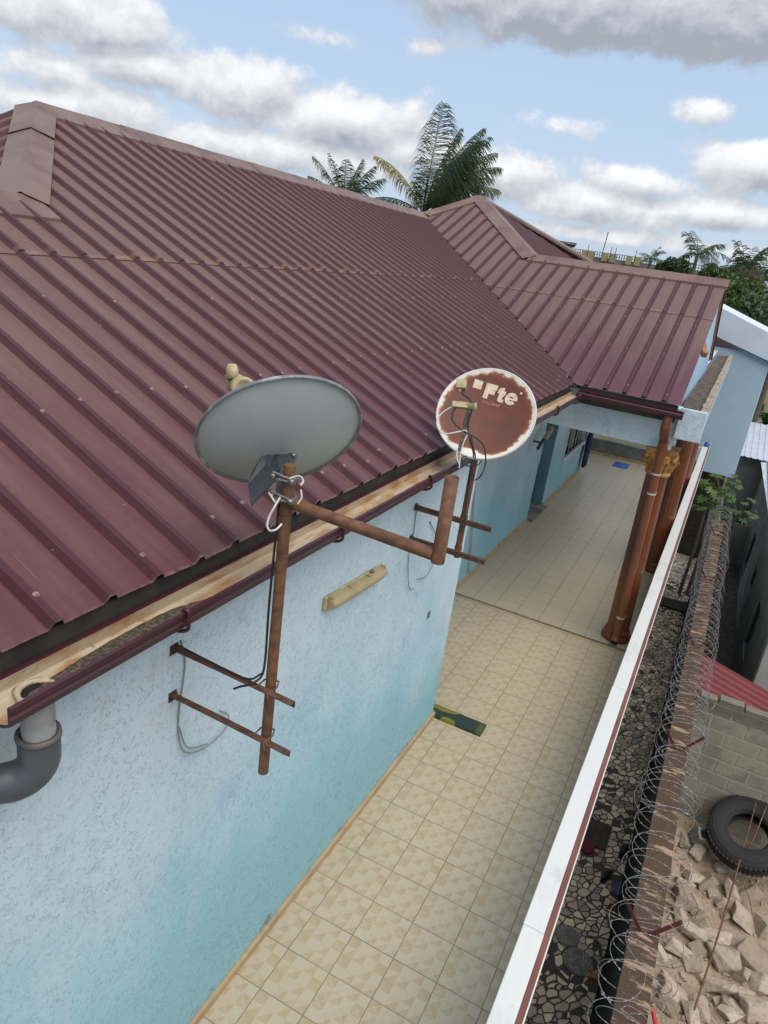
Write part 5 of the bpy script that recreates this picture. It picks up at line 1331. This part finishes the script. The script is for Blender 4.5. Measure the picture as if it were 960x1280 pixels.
    for k in range(56):
        a = 2 * math.pi * k / 56
        for zz, tw in ((-.055, .25), (.055, -.25)):
            m.box((-.03, -.020, -.042), (.001, .020, .042), 0, Mt @ Matrix.Rotation(a + (.05 if zz > 0 else 0), 4, 'Z') @ Matrix.Translation((.536, 0, zz)) @ Matrix.Rotation(tw, 4, 'X'))
    m.build('tread', 'rubber', t)
    m = MB(); m.lathe([(.285, .118), (.29, .126), (.30, .127), (.305, .12)], Mt, 56, close=True); m.lathe([(.44, .131), (.445, .136), (.455, .134), (.46, .126)], Mt, 56, close=True); m.build('sidewall_bead', 'rubber', t)
    # rebar rods leaning over the heap
    for i, (a, b, r, lab) in enumerate([((868, 1262), (925, 1075), .011, 'rusty steel rod lying lowest across the rubble heap'), ((921, 1082), (945, 1003), .010, 'rusty steel rod leaning over the tyre, left of the pair'), ((925, 1085), (958, 1008), .010, 'rusty steel rod leaning over the tyre, right of the pair'), ((945, 1165), (925, 1090), .006, 'thin bent wire rod sticking out of the rubble heap')]):
        A = on(*a, 2, -2.55); B = on(*b, 2, -2.28 + .35 * (i in (1, 2))) if i else on(*b, 2, -2.28)
        m = MB(); m.tube(bez([A, A.lerp(B, .5) + Vector((.01, .0, .03)), B], 8), r, 8); o = m.build('steel_rod', 'rust'); tag(o, lab, 'steel rod', 'steel rods on the rubble')
    # red handle end near the frame's foot
    a = on(820, 1283, 2, -.75); b = on(816, 1262, 2, -.72); m = MB(); m.tube([a, b], .018, 10); o = m.build('red_stake', simple('red_painted_iron', (.45, .02, .025), (.3, .015, .02), .4, bmp=0)); tag(o, 'short bright red iron stake on the nearest stretch of boundary wall', 'stake')
rubble()

def corrug(mb, p0, u, v, L, Wd, pitch, amp, trap=True):
    """ribbed sheet: ribs run along u; Wd across along v"""
    n = Vector(u).cross(Vector(v)).normalized(); u = Vector(u).normalized(); v = Vector(v).normalized(); n = n if n.z > 0 else -n
    prof = [(0, 0), (.55, 0), (.65, 1), (.85, 1), (.95, 0)]; pts = []; k = 0
    while k * pitch < Wd:
        for f, h in prof:
            s = (k + f) * pitch
            if s <= Wd: pts.append((s, h * amp))
        k += 1
    vs = [Vector(p0) + v * s + n * h + u * d for d in (0, L) for s, h in pts]; q = len(pts)
    mb.add(vs, [(i, i + 1, q + i + 1, q + i) for i in range(q - 1)])
def neighbours():
    # lean-to roof behind the block wall
    t = thing('lean_to_shed', (3.6, 6.6, GZ), 'low shed with a faded red sheet roof behind the block wall', 'shed')
    m = MB(); u = Vector((1, 0, -.26)); v = Vector((0, 1, .0)); corrug(m, (2.47, 5.70, -.84), u, v, 3.4, 1.35, .20, .045); m.build('roof', 'redsheet', t, solid=.003)
    m = MB(); m.box((2.5, 6.85, GZ), (5.6, 6.95, -1.7)); m.build('wall', 'nwall', t)
    for x, z in ((2.56, -.76), (5.5, -1.55)): m = MB(); m.bar((x, 5.75, GZ), (x, 5.75, z), .07, .07, up=(1, 0, 0)); m.build('post', 'bark', t)
    # neighbour's house
    t = thing('neighbour_house', (5.5, 14, GZ), 'grey cement neighbour house with narrow dark windows and pale zinc roof', 'house')
    X = 3.45; y0, y1 = 8.45, 22.4
    wins = [(10.55, 11.40, -2.30, -1.22), (13.75, 14.40, -2.05, -1.48), (16.85, 17.72, -2.66, -1.58)]
    m = MB(); ys = [y0] + [q for w in wins for q in w[:2]] + [y1]
    for i in range(0, len(ys), 2): m.box((X, ys[i], GZ), (X + .2, ys[i + 1], -.42))
    for a, b, c, d in wins: m.box((X, a, GZ), (X + .2, b, c)); m.box((X, a, d), (X + .2, b, -.42))
    m.box((2.45, y1, GZ), (X + .2, y1 + .2, -.45)); m.build('wall', 'nwall', t)
    m = MB(); m.box((X - .012, y0 - .2, GZ), (8.5, y0 - .002, -.55)); m.build('front_wall', 'npale', t, bevel=.01)  # front coloured paler than the side wall to look lit
    for a, b, c, d in wins:
        m = MB(); m.box((X + .03, a, c), (X + .05, b, d)); w = m.build('window', 'glass', t)
        m = MB(); 
        for lo, hi in (((X - .004, a, c), (X + .028, a + .035, d)), ((X - .004, b - .035, c), (X + .028, b, d)), ((X - .004, a + .036, c), (X + .028, b - .036, c + .035)), ((X - .004, a + .036, d - .035), (X + .028, b - .036, d))): m.box(lo, hi)
        m.build('frame', 'darkgrey', w)
        m = MB(); m.box((X - .02, a - .03, c - .04), (X + .02, b + .03, c - .002)); m.build('sill', 'nwall', w)
    m = MB(); corrug(m, (3.60, y0 + .6, -.50), (1, .02, .16), (-.025, 1, 0), 5.5, y1 - y0 - .7, .20, .025); corrug(m, (2.60, y1 - .30, -.42), (0, 1, .10), (1, 0, 0), 4.8, 5.5, .20, .025)
    m.build('roof', 'zincsheet', t, solid=.003)
    m = MB(); m.box((2.46, 17.4, GZ), (2.52, 22.4, -2.0)); m.box((2.9, 19.0, GZ), (3.4, 19.05, -1.9)); m.build('yard_gate', 'nwall', t)
    # pale blue annexe at the terrace end
    t = thing('annexe', (2, 17, GZ), 'tall pale blue annexe with sloping white roof beyond the terrace end', 'building')
    m = MB(); P = [(.70, 3.70), (2.40, 3.20), (2.40, .12), (.70, .12)]
    m.prism([(x, 16.0, z) for x, z in P], (0, 0, 0), (0, 3.6, 0)); m.build('wall', 'bluegrey', t, bevel=.012)
    m = MB(); m.box((1.5, 18.6, GZ), (2.28, 19.5, .118)); m.build('lower_wall', 'fascia', t)  # near-black colour stands in for the deep shade under the annexe
    m = MB(); sl = (3.21 - 3.58) / (2.34 - 1.03); z = lambda x: 3.60 + sl * (x - 1.03)
    zt = lambda x: 4.31 - .34 * (x - .96)
    m.prism([(.5, 15.86, z(.5)), (2.75, 15.86, z(2.75)), (2.75, 15.86, zt(2.75)), (.5, 15.86, zt(.5))], (0, 0, 0), (0, 4.0, 0)); m.build('roof', 'whiteroof', t, bevel=.01)
    m = MB(); m.bar((.6, 15.95, z(.6) - .05), (2.5, 15.95, z(2.5) - .05), .05, .07); m.build('roof_edge', 'teal', t)
neighbours()

# ================================================================== PLANTS
def leaf_quads(mb, c, n, rad, size, rnd, mi=0, squash=(1, 1, .8), hang=.3):
    for i in range(n):
        v = Vector((rnd.gauss(0, 1), rnd.gauss(0, 1), rnd.gauss(0, 1))).normalized() * rad * rnd.uniform(.55, 1.08) ** .7
        p = Vector(c) + Vector((v.x * squash[0], v.y * squash[1], v.z * squash[2]))
        d = (v.normalized() + Vector((rnd.uniform(-1, 1), rnd.uniform(-1, 1), rnd.uniform(-1.2, .4)))).normalized()
        s = d.cross(Vector((rnd.uniform(-1, 1), rnd.uniform(-1, 1), rnd.uniform(-1, 1)))).normalized(); l = size * rnd.uniform(.6, 1.3)
        mb.add([p - d * l * .5, p + s * l * .26, p + d * l * .5, p - s * l * .26], [(0, 1, 2, 3)], mi)
def tree(pos, h, crown, size, mats, label, seed, group='trees beyond the terrace', n=900):
    rnd = random.Random(seed); t = thing('broadleaf_tree', pos, label, 'tree', group); P = Vector(pos)
    m = MB(); top = P + Vector((0, 0, h - crown * .6)); m.tube([P, P.lerp(top, .5) + Vector((.1, 0, 0)), top], [crown * .09, crown * .07, crown * .04], 8)
    cl = []
    for k in range(11):
        a = rnd.uniform(0, 6.28); e = rnd.uniform(-.3, 1); r = crown * rnd.uniform(.35, .8)
        c = P + Vector((math.cos(a) * r, math.sin(a) * r, h - crown * .75 + e * crown * .5)); cl.append(c)
        m.tube([P.lerp(top, .75), (P.lerp(top, .95) + c) / 2, c], [crown * .035, crown * .025, crown * .01], 5)
    m.build('trunk', 'bark', t)
    m = MB()
    for c in cl: leaf_quads(m, c, n // 11, crown * rnd.uniform(.3, .5), size, rnd, rnd.choice([0, 0, 1]))
    m.build('crown', mats, t, fix=False)
    return t
WIND = Vector((.6, .28, -.25))
def palm(pos, h, L, nf, label, seed, drop=(.2, 1.2), group='coconut palms', mats=('palm', 'palmy'), droop=.9, special=None, width=.05, step=.055, lean=(0, 0), thick=.14, hang=.55):
    rnd = random.Random(seed); P = Vector(pos); t = thing('palm_tree', pos, label, 'palm', group)
    top = P + Vector((lean[0], lean[1], h)); m = MB(); m.tube([P, P.lerp(top, .5) + Vector((lean[0] * .2, 0, 0)), top], [thick * 1.3, thick, thick * .8], 10); m.build('trunk', 'bark', t)
    m = MB(); allf = special if special else [(rnd.uniform(0, 6.28), rnd.uniform(*drop), L * rnd.uniform(.8, 1.1), 0) for i in range(nf)]
    for az, el, ln, mi in allf:
        d0 = Vector((math.sin(az) * math.cos(el), math.cos(az) * math.cos(el), math.sin(el))); p = top.copy(); d = d0.copy(); pts = [p.copy()]; N = int(ln / step)
        side = d0.cross(Vector((0, 0, 1))); side = side.normalized() if side.length > .05 else Vector((1, 0, 0))
        for k in range(N):
            p = p + d * step; d = (d + Vector((0, 0, -1)) * (droop * step / ln * (1.0 + .8 * k / N))).normalized(); pts.append(p.copy())
        m.tube(pts[::4] + [pts[-1]], [max(.004, thick * .17 * (1 - i / (len(pts[::4]) + 1))) for i in range(len(pts[::4]) + 1)], 4, mi)
        for k in range(int(N * .12), N):
            f = k / N; tl = ln * .36 * math.sin(math.pi * min(1, f * .82 + .16)) ** .7 * rnd.uniform(.65, 1.2) + .05
            a = (pts[k + 1] - pts[k]).normalized()
            for sg in (-1, 1):
                if rnd.random() < .06: continue
                dr = (side * sg * .8 + a * .75 + Vector((0, 0, rnd.uniform(-.55, .1) - hang * .3)) + WIND * .35).normalized(); q = pts[k]; mid = q + dr * tl * .5; e = mid + (dr + Vector((0, 0, -hang)) + WIND * .4).normalized() * tl * .45
                wv = a * (width * .5)
                m.add([q - wv * .5, q + wv * .5, mid + wv, mid - wv * .6, e], [(0, 1, 2, 3), (3, 2, 4)], mi)
    m.build('crown', list(mats), t, fix=False)
    return t
def plants():
    g = GZ
    # big coconut palms behind the roof: (azimuth, elevation, length, material)
    b = far(528, 268, 30)
    camaz = math.atan2(-.416, .909)
    rt = camaz + math.pi / 2      # azimuth of picture-right
    sp = [(rt - .2, 1.54, 3.9, 0), (rt + .1, 1.40, 3.3, 0), (rt, 1.12, 3.6, 0), (rt + .25, 1.0, 3.5, 0), (rt - .4, .95, 3.4, 0), (rt + .5, 1.22, 3.4, 0), (rt - .6, 1.15, 3.4, 0), (rt - .1, .85, 3.3, 0), (rt + .1, .62, 3.4, 0), (rt - .1, .25, 3.2, 0), (rt + .5, .4, 3.2, 0),
          (rt + math.pi, 1.06, 2.9, 1), (rt + math.pi + .3, .55, 2.8, 0), (rt + math.pi - .4, .25, 2.6, 0), (rt + 1.57, .9, 3.2, 0), (rt - 1.57, .8, 3.2, 0), (rt + math.pi, .05, 2.6, 0), (rt, 1.28, 3.8, 0), (rt + .35, 1.2, 3.7, 0), (rt + math.pi - .2, 1.3, 1.3, 1), (rt + .2, -.05, 3.6, 0)]
    palm((b.x, b.y, g), b.z - g, 3.5, 0, 'largest coconut palm, rising behind the roof apex with a yellowing frond', 1, special=sp, droop=.85, width=.034, step=.026, thick=.17, hang=.9)
    b = far(428, 258, 30)
    sp = [(rt + a, e, l * .78, 0) for a, e, l in ((.1, 1.15, 2.5), (.3, .9, 2.6), (-.3, 1.35, 2.4), (3.0, 1.1, 2.7), (3.3, .85, 2.3), (2.7, 1.3, 2.5), (1.5, 1.2, 2.4), (-1.4, 1.0, 2.4), (.0, .55, 2.2), (3.14, .4, 2.4), (1.6, .6, 2.2), (3.2, .15, 3.0), (3.1, .7, 2.4), (.2, .25, 2.3))]
    palm((b.x, b.y, g), b.z - g, 2.6, 0, 'smaller coconut palm showing only its crown above the long roof ridge', 2, special=sp, droop=.6, width=.036, step=.032, thick=.15, hang=.6)
    # far palms
    for i, (px, py, d, L, n, lab, ln) in enumerate([(872, 318, 62, 2.6, 16, 'distant windblown palm above the middle of the porch ridge end', .5), (814, 322, 75, 1.6, 14, 'small distant palm just showing over the porch ridge', .2), (930, 338, 48, 2.0, 16, 'distant palm standing before the orange house', .6), (957, 340, 55, 1.8, 12, 'distant palm at the right edge before the white shed', .2)]):
        b = far(px, py, d); palm((b.x, b.y, g), b.z - g, L, n, lab, 20 + i, drop=(-.1, 1.3), group='distant palms', droop=.9, width=.10, step=.14, thick=.16)
    # trees at the right edge
    for i, (px, py, d, cr, mats, lab) in enumerate([(918, 372, 40, 2.0, ('leafd', 'leafm'), 'dark bushy tree left in the clump above the annexe roof'), (945, 378, 38, 2.2, ('leafm', 'leafd'), 'mid green bushy tree at the right edge above the annexe'), (962, 400, 33, 2.0, ('leafd', 'leafm'), 'dark low tree at the right edge closest to the annexe'), (925, 357, 46, 1.5, ('leafm', 'leafd'), 'lighter green tree below the orange house'),
                                                    (958, 512, 50, 1.5, ('leafd', 'leafm'), 'dark shrub on the open grass right of the annexe'), (842, 330, 70, 1.6, ('leafd', 'leafm'), 'small far tree between the distant palms'), (985, 385, 42, 2.6, ('leafd', 'leafm'), 'broad dark tree just beyond the right edge clump'), (900, 338, 75, 1.4, ('leafm', 'leafd'), 'far pale green tree between palm and orange house')]):
        b = far(px, py, d); h = b.z - g + cr * .35
        tree((b.x, b.y, g), h, cr, .30, mats, lab, 50 + i, n=2400)
    # papaya-like plants in the alley
    def papaya(px, py, y, n, seed, label, s=1.0):
        rnd = random.Random(seed); c = on(px, py, 1, y); t = thing('papaya_plant', (c.x, y, g), label, 'plant')
        m = MB(); m.tube([(c.x, y, g), (c.x + .03, y, lerp(g, c.z, .6)), c], [.05, .04, .025], 8); m.build('stem', 'bark', t)
        pm = MB(); lf = MB()
        for k in range(n):
            a = k * 2.4 + rnd.uniform(-.3, .3); e = rnd.uniform(-.1, .95); L = s * rnd.uniform(.30, .55); st = c - Vector((0, 0, .018 * k * s * .5))
            d = Vector((math.cos(a) * math.cos(e), math.sin(a) * math.cos(e), math.sin(e))); tip = st + d * L; pm.tube([st, st + d * L * .5 + Vector((0, 0, .03)), tip], .007, 5)
            nrm = (d * .35 + Vector((0, 0, 1)) + Vector((rnd.uniform(-.3, .3), rnd.uniform(-.5, .1), 0))).normalized(); M = frame(tip, nrm, d); ls = s * rnd.uniform(.13, .22)
            for q in range(7):
                b = (q - 3) * .62; ll = ls * (1 - .07 * abs(q - 3)); ct, sn = math.cos(b), math.sin(b)
                P = [(0, 0, 0), (.35, .11, .01), (.55, .22, .0), (.62, .10, .005), (.82, .13, -.03), (1.0, 0, -.09), (.82, -.13, -.03), (.62, -.10, .005), (.55, -.22, 0), (.35, -.11, .01)]
                lf.add([M @ (Vector((x * ct - yy * sn, x * sn + yy * ct, z)) * ll) for x, yy, z in P], [tuple(range(10))], rnd.choice([0, 0, 1]))
        pm.build('petiole', 'leafm', t); lf.build('foliage', ['leafy', 'leafm'], t, fix=False)
    papaya(900, 612, 15.3, 26, 3, 'leafy papaya plant under the annexe, behind the razor wire end', 1.0)
    papaya(921, 640, 15.9, 20, 4, 'papaya plant with drooping leaves against the grey neighbour wall', .95)
    papaya(882, 636, 15.2, 13, 6, 'low papaya seedling close to the white parapet end', .75)
plants()

# ================================================================== FAR BUILDINGS
def far_buildings():
    def block(px0, px1, py_top, d, depth, name, mat, label, cat='building', group=None):
        a = far(px0, py_top, d); b = far(px1, py_top + .135 * (px1 - px0), d); t = thing(name, ((a.x + b.x) / 2, (a.y + b.y) / 2, GZ), label, cat, group)
        u = (b - a); u.z = 0; w = u.length; u.normalize(); v = Vector((-u.y, u.x, 0)); z = max(a.z, b.z)
        M = Matrix(((u.x, v.x, 0, a.x), (u.y, v.y, 0, a.y), (0, 0, 1, 0), (0, 0, 0, 1)))
        m = MB(); m.box((0, 0, GZ), (w, depth, z), 0, M); m.build('wall', mat, t)
        return t, M, w, z
    t, M, w, z = block(686, 716, 302, 34, 4, 'grey_block_house', 'fargrey', 'unfinished grey block building end showing behind the roof hip')
    m = MB(); m.box((-.15, -.2, z), (w + .15, 4, z + .09), 0, M); m.build('roof_slab', 'cem', t)
    t, M, w, z = block(715, 905, 317, 120, 10, 'long_unfinished_building', 'fargrey', 'long unfinished building on the horizon with yellow column stubs and fence')
    for k, px in enumerate((729, 737, 755, 765, 786, 797)):
        c = far(px, 326, 119.6); m = MB(); m.box((c.x - .42, c.y - .4, z - .5), (c.x + .42, c.y + .4, z + .75)); m.build('column_stub', 'yellow', t)
    m = MB()
    for k in range(60):
        x = w * k / 60; m.box((x, .1, z), (x + .1, .2, z + .75), 0, M)
    for q in (.3, .7): m.box((0, .1, z + q), (w, .2, z + q + .07), 0, M)
    m.build('fence_railing', 'darkgrey', t)
    m = MB(); c = far(752, 320, 118); m.tube([(c.x, c.y, z), (c.x + .2, c.y, z + 3.6)], .07, 5); 
    for px in (733, 762, 768, 794): c = far(px, 322, 118); m.tube([(c.x, c.y, z), (c.x, c.y, z + 1.6)], .05, 5)
    m.build('starter_bar', 'darkgrey', t)
    t, M, w, z = block(905, 952, 342, 85, 9, 'orange_house', 'orange', 'distant orange walled house behind the right edge palms', 'house')
    m = MB(); m.prism([M @ Vector(p) for p in ((-1, -1, z), (w + 1, -1, z), (w / 2, -1, z + 1.5))], M.to_3x3() @ Vector((0, 0, 0)), M.to_3x3() @ Vector((0, 10, 0))); m.build('roof', 'rust2', t)
    for k in (.2, .6): m = MB(); m.box((w * k, -.05, z - 1.9), (w * k + 1.1, .02, z - .6), 0, M); m.build('window', 'glass', t)
    t, M, w, z = block(952, 1000, 358, 70, 6, 'white_shed', 'white', 'small white shed at the right edge beside the palm', 'shed')
    m = MB(); m.box((-.3, -.3, z), (w + .3, 6, z + .15), 0, M); m.build('roof', 'zincsheet', t)
far_buildings()

# ------------------------------------------------------------------ render settings
S.render.engine = 'CYCLES'
S.cycles.max_bounces = 8; S.cycles.diffuse_bounces = 4
